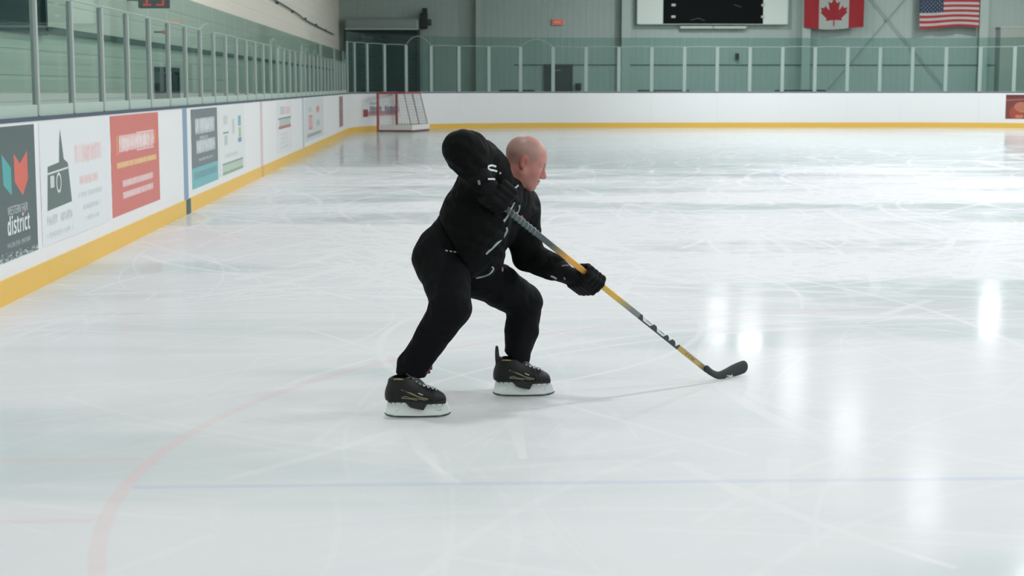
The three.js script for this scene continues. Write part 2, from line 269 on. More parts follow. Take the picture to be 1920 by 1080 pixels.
// ---------------------------------------------------------------- advertisements on the boards: print on thin sheets
function scribble(g, x, y, w, h, colour, seed, alpha = 1) {   // a line of lettering too blurred to read
  const r = rng(seed); g.save(); g.fillStyle = colour; let p = x;
  while (p < x + w) { const lw = h * (0.35 + r() * 0.35); if (r() < 0.88) { g.globalAlpha = alpha * (0.55 + r() * 0.45); g.fillRect(p, y + h * r() * 0.15, lw * 0.35, h * (0.8 + r() * 0.15)); g.globalAlpha *= 0.75; g.fillRect(p, y + h * r() * 0.6, lw * 0.85, h * 0.22); g.fillRect(p + lw * 0.55, y + h * 0.25 * r(), lw * 0.3, h * 0.7); } p += lw * 1.15; }
  g.restore();
}
const block = (g, x, y, w, h, colour) => { g.save(); g.globalAlpha = 0.6; g.fillStyle = colour; g.fillRect(x, y, w, h); g.restore(); };   // the smear between blurred letters
function advert(label, sA, sB, y0, y1, W, Hh, draw, thick = 0.004) {
  const c = canvas(W, Hh), g = c.getContext('2d'); draw(g, W, Hh);
  const t = canvasTex(c), m = mesh('advertising_panel', strip(sA, sB, y0, y1, 0.0005, thick), new THREE.MeshPhysicalMaterial({ map: t, roughness: 0.42 }));
  return tag(m, label, 'advertisement');
}
advert('black advertising panel with teal and red leaf emblem, nearest on the left boards', sOfD(10.62), sOfD(11.71), 0.28, 1.178, 512, 424, (g, w, h) => {
  g.fillStyle = '#46595a'; g.fillRect(0, 0, w, h);
  g.fillStyle = '#3fa6a4'; g.beginPath(); g.moveTo(w * 0.2, h * 0.2); g.lineTo(w * 0.4, h * 0.31); g.lineTo(w * 0.4, h * 0.52); g.lineTo(w * 0.22, h * 0.43); g.fill();
  g.fillStyle = '#d8604f'; g.beginPath(); g.moveTo(w * 0.48, h * 0.21); g.lineTo(w * 0.62, h * 0.29); g.lineTo(w * 0.8, h * 0.2); g.lineTo(w * 0.8, h * 0.42); g.lineTo(w * 0.66, h * 0.54); g.lineTo(w * 0.48, h * 0.42); g.fill();
  g.fillStyle = '#c8d2d0'; g.textAlign = 'center'; g.font = `${h * 0.088}px sans-serif`; g.fillText('WESTERN FAIR', w * 0.53, h * 0.66, w * 0.84);
  g.font = `bold ${h * 0.19}px sans-serif`; g.fillStyle = '#dfe5e3'; g.fillText('district', w * 0.54, h * 0.81, w * 0.84);
  g.fillStyle = '#d8604f'; g.beginPath(); g.arc(w * 0.69, h * 0.665, 7, 0, 7); g.fill();
  scribble(g, w * 0.26, h * 0.865, w * 0.55, h * 0.045, '#aab6b4', 3);
  const r = rng(8); g.fillStyle = '#cfd8d6'; for (let i = 0; i < 160; i++) { const y = h * (0.93 + 0.07 * Math.sqrt(r())); g.globalAlpha = 0.35 + r() * 0.5; g.fillRect(r() * w, y, 4 + r() * 14, 2 + r() * 4); } g.globalAlpha = 1;
});
advert('white advertising panel with dark clock tower drawing and faded pink lettering', sOfD(11.85), sOfD(14.25), 0.28, 1.178, 768, 300, (g, w, h) => {
  g.fillStyle = '#e2e6e8'; g.fillRect(0, 0, w, h);
  g.fillStyle = '#566964'; g.beginPath(); g.moveTo(w * 0.07, h * 0.72); g.lineTo(w * 0.09, h * 0.36); g.lineTo(w * 0.24, h * 0.34); g.lineTo(w * 0.25, h * 0.18); g.lineTo(w * 0.265, h * 0.06); g.lineTo(w * 0.285, h * 0.18); g.lineTo(w * 0.305, h * 0.32); g.lineTo(w * 0.36, h * 0.36); g.lineTo(w * 0.4, h * 0.7); g.fill();
  g.strokeStyle = '#d6dddd'; g.lineWidth = 5; g.beginPath(); g.moveTo(w * 0.08, h * 0.42); g.lineTo(w * 0.36, h * 0.4); g.stroke(); g.lineWidth = 7; g.beginPath(); g.arc(w * 0.23, h * 0.51, h * 0.075, 0, 7); g.stroke();
  g.fillStyle = '#c9d2d2'; g.fillRect(w * 0.12, h * 0.44, w * 0.05, h * 0.1);
  scribble(g, w * 0.06, h * 0.76, w * 0.34, h * 0.09, '#9daba8', 4, 0.8); scribble(g, w * 0.06, h * 0.9, w * 0.34, h * 0.055, '#b4bfbe', 5, 0.9);
  block(g, w * 0.46, h * 0.22, w * 0.42, h * 0.16, '#e6cfcf'); block(g, w * 0.52, h * 0.5, w * 0.28, h * 0.08, '#e6cfcf'); scribble(g, w * 0.46, h * 0.22, w * 0.42, h * 0.16, '#e3b9b9', 6, 0.85); scribble(g, w * 0.52, h * 0.5, w * 0.28, h * 0.08, '#e0b3b4', 7, 0.85);
  scribble(g, w * 0.5, h * 0.64, w * 0.36, h * 0.06, '#b2bdbf', 8); scribble(g, w * 0.56, h * 0.76, w * 0.27, h * 0.055, '#a9b9c0', 9); scribble(g, w * 0.58, h * 0.87, w * 0.22, h * 0.05, '#b2bbbd', 10);
});
advert('red advertising panel with white and yellow lines of lettering', sOfD(14.36), sOfD(16.74), 0.29, 1.183, 640, 300, (g, w, h) => {
  g.fillStyle = '#cf6f66'; g.fillRect(0, 0, w, h);
  block(g, w * 0.15, h * 0.2, w * 0.72, h * 0.17, '#e6d6d6'); scribble(g, w * 0.15, h * 0.2, w * 0.72, h * 0.17, '#eadcdc', 11); scribble(g, w * 0.2, h * 0.22, w * 0.62, h * 0.15, '#eadcdc', 12); g.fillStyle = '#e6cfcf'; g.fillRect(w * 0.5, h * 0.19, w * 0.38, 4); g.fillRect(w * 0.5, h * 0.375, w * 0.38, 4);
  g.fillStyle = '#dd8a58'; g.fillRect(w * 0.1, h * 0.2, w * 0.035, h * 0.2); g.fillRect(w * 0.89, h * 0.2, w * 0.035, h * 0.14);
  block(g, w * 0.1, h * 0.47, w * 0.83, h * 0.06, '#e2bd7c'); scribble(g, w * 0.1, h * 0.47, w * 0.83, h * 0.06, '#e6c583', 13); scribble(g, w * 0.1, h * 0.47, w * 0.83, h * 0.06, '#e6c583', 14);
  for (const [k, y] of [[15, 0.66], [16, 0.78]]) { block(g, w * 0.2, h * y, w * 0.64, h * 0.07, '#dfc6c8'); scribble(g, w * 0.2, h * y, w * 0.64, h * 0.07, '#e6d4d6', k); scribble(g, w * 0.2, h * y, w * 0.64, h * 0.07, '#e6d4d6', k + 20, 0.6); }
});
advert('slate and teal advertising panel with white blocks of lettering beside the blue line', sOfD(18.9), sOfD(21.05), 0.25, 1.175, 512, 300, (g, w, h) => {
  g.fillStyle = '#69757a'; g.fillRect(0, 0, w, h); g.fillStyle = '#6cb4b8'; g.fillRect(0, h * 0.74, w, h * 0.26);
  block(g, w * 0.14, h * 0.12, w * 0.74, h * 0.2, '#ccd2d3'); block(g, w * 0.17, h * 0.4, w * 0.72, h * 0.17, '#ccd2d3'); block(g, w * 0.06, h * 0.8, w * 0.88, h * 0.09, '#5d8f98'); for (const k of [21, 22]) { scribble(g, w * 0.14, h * 0.12, w * 0.74, h * 0.2, '#d5dadb', k); scribble(g, w * 0.17, h * 0.4, w * 0.72, h * 0.17, '#d5dadb', k + 5); }
  scribble(g, w * 0.3, h * 0.345, w * 0.3, h * 0.06, '#d5dadb', 31); scribble(g, w * 0.24, h * 0.63, w * 0.54, h * 0.045, '#ccd2d3', 23);
  scribble(g, w * 0.06, h * 0.8, w * 0.88, h * 0.09, '#5d8f98', 24);
});
advert('white advertising panel with pale blue, green and olive print before the faint red line', sOfD(21.2), sOfD(23.9), 0.26, 1.175, 512, 200, (g, w, h) => {
  g.fillStyle = '#e0e4e4'; g.fillRect(0, 0, w, h);
  g.fillStyle = '#82aebc'; g.fillRect(w * 0.72, h * 0.16, w * 0.12, h * 0.16); g.fillStyle = '#a9bf98'; g.fillRect(w * 0.74, h * 0.34, w * 0.1, h * 0.15); g.fillStyle = '#6d9ab6'; g.fillRect(w * 0.71, h * 0.5, w * 0.15, h * 0.07);
  g.fillStyle = '#c9cfcc'; g.fillRect(w * 0.16, h * 0.13, w * 0.14, h * 0.13); g.fillRect(w * 0.48, h * 0.2, w * 0.1, h * 0.22); g.fillStyle = '#7f8f94'; g.fillRect(w * 0.14, h * 0.37, w * 0.2, h * 0.025); g.fillStyle = '#bac6c8'; g.fillRect(w * 0.18, h * 0.42, w * 0.12, h * 0.14);
  scribble(g, w * 0.2, h * 0.69, w * 0.5, h * 0.07, '#b6c4bb', 41); g.fillStyle = '#86a68f'; g.fillRect(w * 0.1, h * 0.82, w * 0.8, h * 0.03); g.fillRect(w * 0.1, h * 0.95, w * 0.8, h * 0.04); g.fillStyle = '#b5cabb'; g.fillRect(w * 0.1, h * 0.85, w * 0.8, h * 0.1);
});
advert('white advertising panel with grey and red bars between the faint stripes', sOfD(28.5), sOfD(31.3), 0.26, 1.17, 384, 200, (g, w, h) => {
  g.fillStyle = '#e2e4e4'; g.fillRect(0, 0, w, h); g.fillStyle = '#e5c4c8'; g.fillRect(w * 0.55, h * 0.12, w * 0.32, h * 0.14); g.fillStyle = '#c3cbca'; g.fillRect(w * 0.2, h * 0.1, w * 0.3, h * 0.16);
  g.fillStyle = '#7f8c8b'; g.fillRect(w * 0.08, h * 0.32, w * 0.84, h * 0.035); g.fillStyle = '#b9c3bf'; g.fillRect(w * 0.14, h * 0.36, w * 0.74, h * 0.12); g.fillStyle = '#b0716f'; g.fillRect(w * 0.1, h * 0.48, w * 0.8, h * 0.06);
  for (let k = 0; k < 4; k++) scribble(g, w * 0.2, h * (0.62 + k * 0.085), w * 0.5, h * 0.06, '#bfc8c8', 50 + k);
});
advert('pale advertising panel with small red and grey emblems past the second blue line', sOfD(34.2), sOfD(39.4), 0.27, 1.17, 512, 110, (g, w, h) => {
  g.fillStyle = '#d3d9d9'; g.fillRect(0, 0, w, h); g.fillStyle = '#cf8c88'; g.beginPath(); g.ellipse(w * 0.66, h * 0.28, w * 0.09, h * 0.09, 0, 0, 7); g.fill(); g.fillStyle = '#d8aaa8'; g.fillRect(w * 0.17, h * 0.42, w * 0.2, h * 0.3); g.fillStyle = '#b97f80'; g.fillRect(w * 0.18, h * 0.4, w * 0.18, h * 0.04); g.fillRect(w * 0.18, h * 0.7, w * 0.18, h * 0.04);
  g.fillStyle = '#bdc8c6'; g.fillRect(w * 0.15, h * 0.2, w * 0.2, h * 0.12); g.fillStyle = '#a9c0bb'; g.fillRect(w * 0.58, h * 0.56, w * 0.18, h * 0.14); g.fillStyle = '#98a2a0'; g.fillRect(w * 0.1, h * 0.84, w * 0.75, h * 0.08);
});
advert('narrow maroon advertising panel at the start of the far left curve', sOfD(45.3), sOfD(46.9), 0.3, 1.15, 128, 100, (g, w, h) => { g.fillStyle = '#8d6f6d'; g.fillRect(0, 0, w, h); scribble(g, w * 0.1, h * 0.3, w * 0.8, h * 0.12, '#a98a88', 61); scribble(g, w * 0.1, h * 0.6, w * 0.8, h * 0.1, '#6b5654', 62); });
advert('white advertising panel with dark red and grey lettering beside the goal', S1 + 2.1, S1 + 4.6, 0.42, 0.98, 384, 100, (g, w, h) => {
  g.fillStyle = '#e0e3e3'; g.fillRect(0, 0, w, h); g.fillStyle = '#93383f'; g.fillRect(w * 0.04, h * 0.5, w * 0.16, h * 0.42); g.fillStyle = '#c98e92'; g.fillRect(w * 0.2, h * 0.62, w * 0.7, h * 0.25); g.fillStyle = '#a9c0c0'; g.fillRect(w * 0.25, h * 0.1, w * 0.2, h * 0.15);
  for (const k of [71, 72]) scribble(g, w * 0.26, h * 0.3, w * 0.7, h * 0.5, '#7d7a88', k);
});
advert('dark red advertising panel with orange shapes on the far boards', S3 + 3.58, S3 + 6.2, 0.31, 1.14, 384, 128, (g, w, h) => {
  g.fillStyle = '#7a4038'; g.fillRect(0, 0, w, h); g.fillStyle = '#6b3530'; g.fillRect(0, 0, w, h * 0.14); g.strokeStyle = '#b48280'; g.lineWidth = 3; g.beginPath(); g.moveTo(0, h * 0.24); g.quadraticCurveTo(w * 0.3, h * 0.14, w, h * 0.16); g.stroke();
  g.fillStyle = '#a24a38'; g.beginPath(); g.ellipse(w * 0.15, h * 0.75, w * 0.1, h * 0.3, 0, 0, 7); g.fill(); g.fillStyle = '#b4705a'; g.beginPath(); g.ellipse(w * 0.2, h * 0.5, w * 0.09, h * 0.2, 0, 0, 7); g.fill(); g.fillStyle = '#c07e5e'; g.fillRect(w * 0.13, h * 0.84, w * 0.1, h * 0.12); g.fillRect(w * 0.18, h * 0.66, w * 0.08, h * 0.06);
  g.fillStyle = '#8a5a44'; g.fillRect(w * 0.36, h * 0.3, w * 0.64, h * 0.68); for (let k = 0; k < 3; k++) scribble(g, w * 0.38, h * (0.52 + k * 0.14), w * 0.56, h * 0.08, '#cfae98', 80 + k);
});

// ---------------------------------------------------------------- the hall: walls, roof, concrete floor
const WX = -4.1, WR = 27, WF = 64, WN = -10, CEIL = 8.1;
const braceM = mat(lin('#94a59f'), 0.7);
const ribs = (() => { const n = 512, d = new Uint8Array(n * n * 4); for (let y = 0; y < n; y++) for (let x = 0; x < n; x++) { const p = (x % 64) / 64, v = 255 * clamp(0.5 + (p < 0.12 ? -0.45 : p < 0.5 ? 0.15 : 0) + 0.12 * (vn2(x / 9, y / 60) - 0.5)); const o = (y * n + x) * 4; d[o] = d[o + 1] = d[o + 2] = v; d[o + 3] = 255; } return dataTex(d, n, n, false); })();
function planeUV(g, sx, sy) { const uv = g.attributes.uv; for (let i = 0; i < uv.count; i++) uv.setXY(i, uv.getX(i) * sx, uv.getY(i) * sy); return g; }
const W = {
  far: mat(lin('#a9b9b4'), 0.75, { bumpMap: ribs, bumpScale: 0.012 }), left: mat(lin('#ece5d7'), 0.75, { bumpMap: (() => { const t = ribs.clone(); t.rotation = Math.PI / 2; t.needsUpdate = true; return t; })(), bumpScale: 0.008 }),
  side: mat(lin('#d6d6cc'), 0.8), ceil: mat(lin('#ecefed'), 0.9), concrete: mat(lin('#8a8d88'), 0.85), column: mat(lin('#a9b9b2'), 0.6), dark: mat(lin('#20282a'), 0.6), line: mat(lin('#4d625c'), 0.7),
  slate: mat(lin('#3c4f50'), 0.6), steel: mat(lin('#77837f'), 0.4, { metalness: 0.4 }), pale: mat(lin('#b9c6bf'), 0.6), red: mat(lin('#9c2f35'), 0.5),
};
struct('floor', box(WR - WX + 0.6, 0.3, WF - WN + 0.6, (WX + WR) / 2, -0.155, -(WF + WN) / 2), W.concrete, 'grey concrete slab round the ice');
struct('wall_far', planeUV(box(WR - WX + 0.6, CEIL, 0.3, (WX + WR) / 2, CEIL / 2, -WF - 0.15), 16, 4), W.far, 'grey-green metal clad end wall');
struct('wall_left', planeUV(box(0.3, CEIL, WF - WN, WX - 0.15, CEIL / 2, -(WF + WN) / 2), 12, 4), W.left, 'beige side wall with fine horizontal siding');
struct('wall_right', box(0.3, CEIL, WF - WN, WR + 0.15, CEIL / 2, -(WF + WN) / 2), W.side, 'beige side wall');
struct('wall_near', box(WR - WX + 0.6, CEIL, 0.3, (WX + WR) / 2, CEIL / 2, -WN + 0.15), W.side, 'beige wall behind the view');
struct('ceiling', box(WR - WX + 0.6, 0.25, WF - WN + 0.6, (WX + WR) / 2, CEIL + 0.125, -(WF + WN) / 2), W.ceil, 'pale roof lining');

// high-bay lamps
const lampGlow = new THREE.MeshStandardMaterial({ color: 0xffffff, emissive: LAMP_COLOR, emissiveIntensity: 3, roughness: 0.4 });
{
  const bell = new THREE.LatheGeometry([[0.07, 0.42], [0.12, 0.4], [0.13, 0.25], [0.2, 0.16], [0.3, 0.02], [0.31, 0], [0.29, 0.012], [0.19, 0.15], [0.06, 0.2], [0, 0.2]].map(([x, y]) => new THREE.Vector2(x, y)), 24), disc = new THREE.CylinderGeometry(0.285, 0.285, 0.012, 24).translate(0, 0.02, 0), rod = new THREE.CylinderGeometry(0.015, 0.015, CEIL - LAMP_Y - 0.43, 8).translate(0, (CEIL - LAMP_Y + 0.41) / 2, 0);
  LAMPS.forEach(([x, d, s]) => {  // the left-hand row is added fill lighting
    const row = x < 5 ? 'left-hand' : x < 15 ? 'middle' : 'right-hand', t = thing('high_bay_lamp', `round high-bay lamp hanging from the roof in the ${row} row over the ice`, 'ceiling lamp', [x, LAMP_Y, -d], 0, `high-bay lamps in the ${row} row`); const k = s / 0.55;
    mesh('reflector', bell, W.steel, t).scale.set(k, 1, k); mesh('lamp_lens', disc, lampGlow, t).scale.set(k, 1, k); mesh('rod', rod, W.steel, t);
  });
}

// far wall: columns, girt line, cross bracing, pale casing
for (const [px, w, name] of [[897, 0.2, 'first'], [1172, 0.34, 'second'], [1508, 0.34, 'third'], [1838, 0.34, 'fourth']]) {
  const x = { 897: 1.316, 1172: 7.084, 1508: 14.191, 1838: 21.235 }[px], t = thing('wall_column', `${name} steel column from the roll-up door on the far wall`, 'column', [x, 0, -63.8]);
  mesh('web', box(w * 0.35, CEIL, 0.34, 0, CEIL / 2, 0), W.column, t); mesh('flange', box(w, CEIL, 0.03, 0, CEIL / 2, 0.17), W.column, t); mesh('base_plate', box(w * 1.3, 0.03, 0.4, 0, 0.015, 0), W.steel, t);
}
{ const m = mesh('trim_1', box(22.026 - 2.746, 0.024, 0.05, (22.026 + 2.746) / 2, 2.267, -63.98), W.line); m.userData = { kind: 'structure', label: 'dark horizontal girt line on the far wall' }; }
{
  const t = thing('cross_brace', 'thin crossed bracing rods on the far wall between the flags', 'brace', [0, 0, 0]);
  mesh('rod', bar(V(15.539, 6.28, -63.9), V(19.812, 1.379, -63.9), 0.018), braceM, t); mesh('rod', bar(V(19.445, 6.336, -63.94), V(15.185, 1.316, -63.94), 0.018), braceM, t); mesh('turnbuckle', new THREE.SphereGeometry(0.045, 12, 8).translate(...V(17.429, 4.011, -63.92).toArray()), braceM, t);
}
{
  const x0 = 21.848, y1 = 3.750, t = thing('wall_casing', 'pale grey boxed-out casing at the right end of the far wall', 'casing', [x0 + 1.5, 0, -63.7]);
  mesh('body', box(3, y1 - 0.04, 0.55, 0, (y1 - 0.04) / 2, 0), mat(lin('#a3aea6'), 0.7), t); mesh('top', box(3.06, 0.04, 0.6, 0, y1 - 0.02, 0), W.pale, t);
}
// scoreboard
{
  const t = thing('scoreboard', 'white scoreboard with a black display high on the far wall', 'scoreboard', [(7.521 + 13.480) / 2, 3.828, -63.85]);
  const w = 13.480 - 7.521, h = 2.3, white = mat(lin('#d6e1db'), 0.6), bw = 12.483 - 8.553, bx = (12.483 + 8.553) / 2 - (7.521 + 13.480) / 2;
  mesh('cabinet', box(w, h, 0.22, 0, h / 2, 0), white, t); mesh('display', box(bw, h - 0.2, 0.03, bx, h / 2 - 0.075, 0.12), mat(lin('#0c1011'), 0.8, { specularIntensity: 0.3 }), t, 'black unlit display'); mesh('frame', [box(w, 0.03, 0.04, 0, 0.015, 0.115), box(0.03, h, 0.04, -w / 2 + 0.015, h / 2, 0.115), box(0.03, h, 0.04, w / 2 - 0.015, h / 2, 0.115)], W.pale, t);
  for (const [x, y, ww] of [[-1.55, 0.3, 0.16], [-1.55, 0.75, 0.16], [1.98, 0.3, 0.14], [1.98, 0.75, 0.14]]) mesh('hinge', box(ww, 0.09, 0.04, x, y, 0.12), W.pale, t);
  const st = []; for (const [x, y, a] of [[-0.72, 0.2, 0.25], [-0.45, 0.2, -0.4], [0.98, 0.72, -0.3]]) st.push(box(0.3, 0.02, 0.01, 0, 0, 0).rotateZ(a).translate(x, y, 0.138)); mesh('scratch', st, mat(lin('#46514f'), 0.6), t, 'pale scuffs on the display');
  const s = thing('light_bar', 'pale narrow twin light bar mounted under the scoreboard', 'light bar', [(9.214 + 11.857) / 2, 3.716, -63.85]), sw = 11.857 - 9.214;
  mesh('tube_cover', rbox(sw * 0.495, 0.11, 0.16, 0.03, -sw * 0.25, 0, 0), W.pale, s); mesh('tube_cover', rbox(sw * 0.495, 0.11, 0.16, 0.03, sw * 0.25, 0, 0), W.pale, s); mesh('bracket', [box(0.06, 0.06, 0.14, -sw * 0.3, 0.07, -0.04), box(0.06, 0.06, 0.14, sw * 0.3, 0.07, -0.04)], W.steel, s);
}
// flags
function flag(label, xa, xb, yb, w, h, draw, seed) {
  const c = canvas(768, Math.round(768 * h / w)), g = c.getContext('2d'); draw(g, c.width, c.height); const n = 28, k = 12;
  const side = (dz, flip) => { const p = new THREE.PlaneGeometry(w, h, n, k); const a = p.attributes.position; for (let i = 0; i < a.count; i++) { const x = a.getX(i), y = a.getY(i), t = 0.5 - y / h; a.setXYZ(i, x * (1 - 0.012 * t), y - 0.05 * t * Math.cos(x / w * 5 + seed) - 0.04 * t, 0.05 * t * Math.sin(x * 5.5 + seed + y) + 0.02 * Math.sin(x * 12 + y * 2) * t + dz); } if (flip) p.scale(1, 1, 1); p.computeVertexNormals(); return p; };
  const t = thing('flag', label, 'flag', [(xa + xb) / 2, yb + h / 2, -63.55]); mesh('cloth', side(0), new THREE.MeshPhysicalMaterial({ map: canvasTex(c), roughness: 0.85, side: THREE.DoubleSide }), t);
  mesh('pole', bar(V(-w / 2 - 0.05, h / 2 + 0.01, 0), V(w / 2 + 0.05, h / 2 + 0.01, 0), 0.018), W.steel, t); mesh('bracket', [box(0.03, 0.05, 0.44, -w * 0.35, h / 2 + 0.02, -0.22), box(0.03, 0.05, 0.44, w * 0.35, h / 2 + 0.02, -0.22)], W.steel, t);
}
flag('red and white maple leaf flag hung on the far wall', 14.061, 16.433, 3.722, 16.433 - 14.061, 1.27, (g, w, h) => {
  g.fillStyle = '#adb4ae'; g.fillRect(0, 0, w, h); g.fillStyle = '#9c2a31'; g.fillRect(0, 0, w * 0.25, h); g.fillRect(w * 0.75, 0, w * 0.25, h);
  const half = [[0, -0.42], [0.09, -0.26], [0.19, -0.31], [0.15, -0.07], [0.17, -0.06], [0.29, -0.19], [0.32, -0.11], [0.44, -0.13], [0.4, -0.01], [0.45, 0.02], [0.24, 0.2], [0.27, 0.27], [0.02, 0.24], [0.02, 0.42]];
  g.translate(w / 2, h / 2); g.beginPath(); half.forEach(([x, y], i) => (i ? g.lineTo(x * h * 0.95, y * h * 0.95) : g.moveTo(x * h * 0.95, y * h * 0.95))); half.slice().reverse().forEach(([x, y]) => g.lineTo(-x * h * 0.95, y * h * 0.95)); g.fill();
}, 0.4);
flag('stars and stripes flag hung on the far wall at the right', 18.621, 21.007, 3.750, 21.007 - 18.621, 1.25, (g, w, h) => {
  for (let i = 0; i < 13; i++) { g.fillStyle = i % 2 ? '#b3b5b0' : '#a3303a'; g.fillRect(0, i * h / 13, w, h / 13 + 1); } g.fillStyle = '#2b3b50'; g.fillRect(0, 0, w * 0.4, h * 7 / 13);
  g.fillStyle = '#b9bec0'; for (let r = 0; r < 9; r++) for (let c = 0; c < (r % 2 ? 5 : 6); c++) { const x = w * 0.4 * (c + (r % 2 ? 1 : 0.5)) / 6, y = h * 7 / 13 * (r + 0.6) / 9.2; g.beginPath(); for (let k = 0; k < 10; k++) { const a = k * Math.PI / 5 - Math.PI / 2, q = (k % 2 ? 0.4 : 1) * h * 0.022; g.lineTo(x + Math.cos(a) * q, y + Math.sin(a) * q); } g.fill(); }
}, 2.2);
// doors, signs and small boxes on the far wall
{
  const xa = 3.945, xb = 4.997, top = 2.253, w = xb - xa, d = new THREE.Group(); d.name = 'door_1'; d.userData = { kind: 'structure', label: 'dark single door in the far wall' }; d.position.set((xa + xb) / 2, 0, -63.97); scene.add(d);
  mesh('door_frame', [box(0.07, top, 0.12, -w / 2, top / 2, 0), box(0.07, top, 0.12, w / 2, top / 2, 0), box(w + 0.07, 0.07, 0.12, 0, top, 0)], W.slate, d); mesh('door_leaf', box(w - 0.08, top - 0.04, 0.05, 0, (top - 0.04) / 2, 0), mat(lin('#2c3d42'), 0.5), d); mesh('door_closer', box(0.34, 0.05, 0.07, -0.1, top - 0.2, 0.06), W.steel, d); mesh('door_handle', [bar(V(0.36, 1, 0.06), V(0.5, 1, 0.06), 0.014), box(0.05, 0.16, 0.02, 0.48, 1, 0.03)], W.steel, d);
}
function exitSign(label, pos, w, h, arm) {
  const t = thing('exit_sign', label, 'exit sign', pos), c = canvas(256, 128), g = c.getContext('2d'); g.fillStyle = '#e0584a'; g.fillRect(0, 0, 256, 128); g.fillStyle = '#f0b4a4'; g.font = 'bold 84px sans-serif'; g.textAlign = 'center'; g.fillText('EXIT', 128, 94, 220);
  if (arm) mesh('bracket', box(arm, 0.02, 0.03, -arm / 2, 0, -0.02), W.slate, t); mesh('housing', rbox(w, h, 0.07, 0.015), mat(lin('#c9b3a4'), 0.6), t); mesh('lit_sign_face', new THREE.PlaneGeometry(w * 0.86, h * 0.78).translate(0, 0, 0.037), new THREE.MeshStandardMaterial({ map: canvasTex(c), emissiveMap: canvasTex(c), emissive: 0xffffff, emissiveIntensity: 0.16, roughness: 0.5 }), t);
}
exitSign('small glowing red exit sign above the dark door on the far wall', V(4.428, 3.919, -63.96).toArray(), 0.46, 0.24, 0);
{ const t = thing('wall_box', 'small dark box on the far wall right of the dark door', 'wall box', V(5.263, 1.4, -63.9).toArray()); mesh('body', rbox(0.2, 0.26, 0.14, 0.02), W.dark, t); mesh('lid', box(0.22, 0.03, 0.16, 0, 0.13, 0), mat(lin('#4b3a3f'), 0.6), t); }
{ const t = thing('wall_speaker', 'small dark wall unit between two close posts below the scoreboard', 'wall unit', V(11.517, 2.589, -63.9).toArray()); mesh('body', rbox(0.14, 0.26, 0.14, 0.02), W.slate, t); mesh('grille', box(0.1, 0.2, 0.01, 0, 0, 0.072), W.dark, t); }
// black rolled mats lying along the tops of the far boards, outside the glass
[[1195, 1293, 'long black padded roll under the scoreboard outside the far glass'], [1452, 1550, 'long black padded roll under the maple leaf flag outside the far glass'], [935, 1003, 'black padded roll left of the dark door outside the far glass']].forEach(([a, b, label], i) => {
  const x0 = [6.762, 11.616, 1.885][i], x1 = [8.609, 13.477, 3.157][i], t = thing('padded_roll', label, 'padding', [(x0 + x1) / 2, 0, -57]);
  mesh('roll', new THREE.CapsuleGeometry(0.07, x1 - x0 - 0.14, 6, 12).rotateZ(Math.PI / 2).translate(0, 1.235, 0), W.dark, t); mesh('stand', [box(0.06, 1.16, 0.06, -(x1 - x0) * 0.35, 0.58, 0), box(0.06, 1.16, 0.06, (x1 - x0) * 0.35, 0.58, 0)], W.slate, t);
});
// roll-up door in the far left corner
{
  const xa = -3.794, xb = -1.065, top = 3.588, w = xb - xa, t = thing('rollup_door', 'dark slatted roll-up door with drum housing in the far left corner', 'roll-up door', [(xa + xb) / 2, 0, -63.88]);
  const pts = []; for (let y = 0; y < top; y += 0.09) pts.push([0, y], [0.022, y + 0.03], [0.022, y + 0.06]); const sh = new THREE.Shape(); sh.moveTo(-0.02, 0); pts.forEach(([z, y]) => sh.lineTo(z, y)); sh.lineTo(0, top); sh.lineTo(-0.02, top);
  mesh('curtain', new THREE.ExtrudeGeometry(sh, { depth: w, bevelEnabled: false }).rotateY(-Math.PI / 2).translate(w / 2, 0, 0).scale(1, 1, 1), mat(lin('#3a5154'), 0.55), t);
  mesh('guide', box(0.12, top, 0.14, -w / 2 - 0.05, top / 2, 0.02), W.slate, t); mesh('guide', box(0.12, top, 0.14, w / 2 + 0.05, top / 2, 0.02), W.slate, t);
  mesh('drum_housing', rbox(w + 0.16, 0.46, 0.5, 0.12, 0, top + 0.23, 0.2), mat(lin('#93a09d'), 0.4), t); mesh('bottom_lip', box(w + 0.1, 0.06, 0.54, 0, top + 0.04, 0.22), W.pale, t);
  const mo = mesh('motor', rbox(0.3, 0.62, 0.36, 0.05, w / 2 + 0.26, top + 0.36, 0.2), W.dark, t, 'dark drive motor'); mesh('motor_cap', bar(V(w / 2 + 0.4, top + 0.3, 0.2), V(w / 2 + 0.56, top + 0.3, 0.2), 0.12, 14), W.slate, mo); mesh('cable_box', box(0.2, 0.2, 0.2, w / 2 + 0.3, top + 0.75, 0.2), W.dark, mo);
}
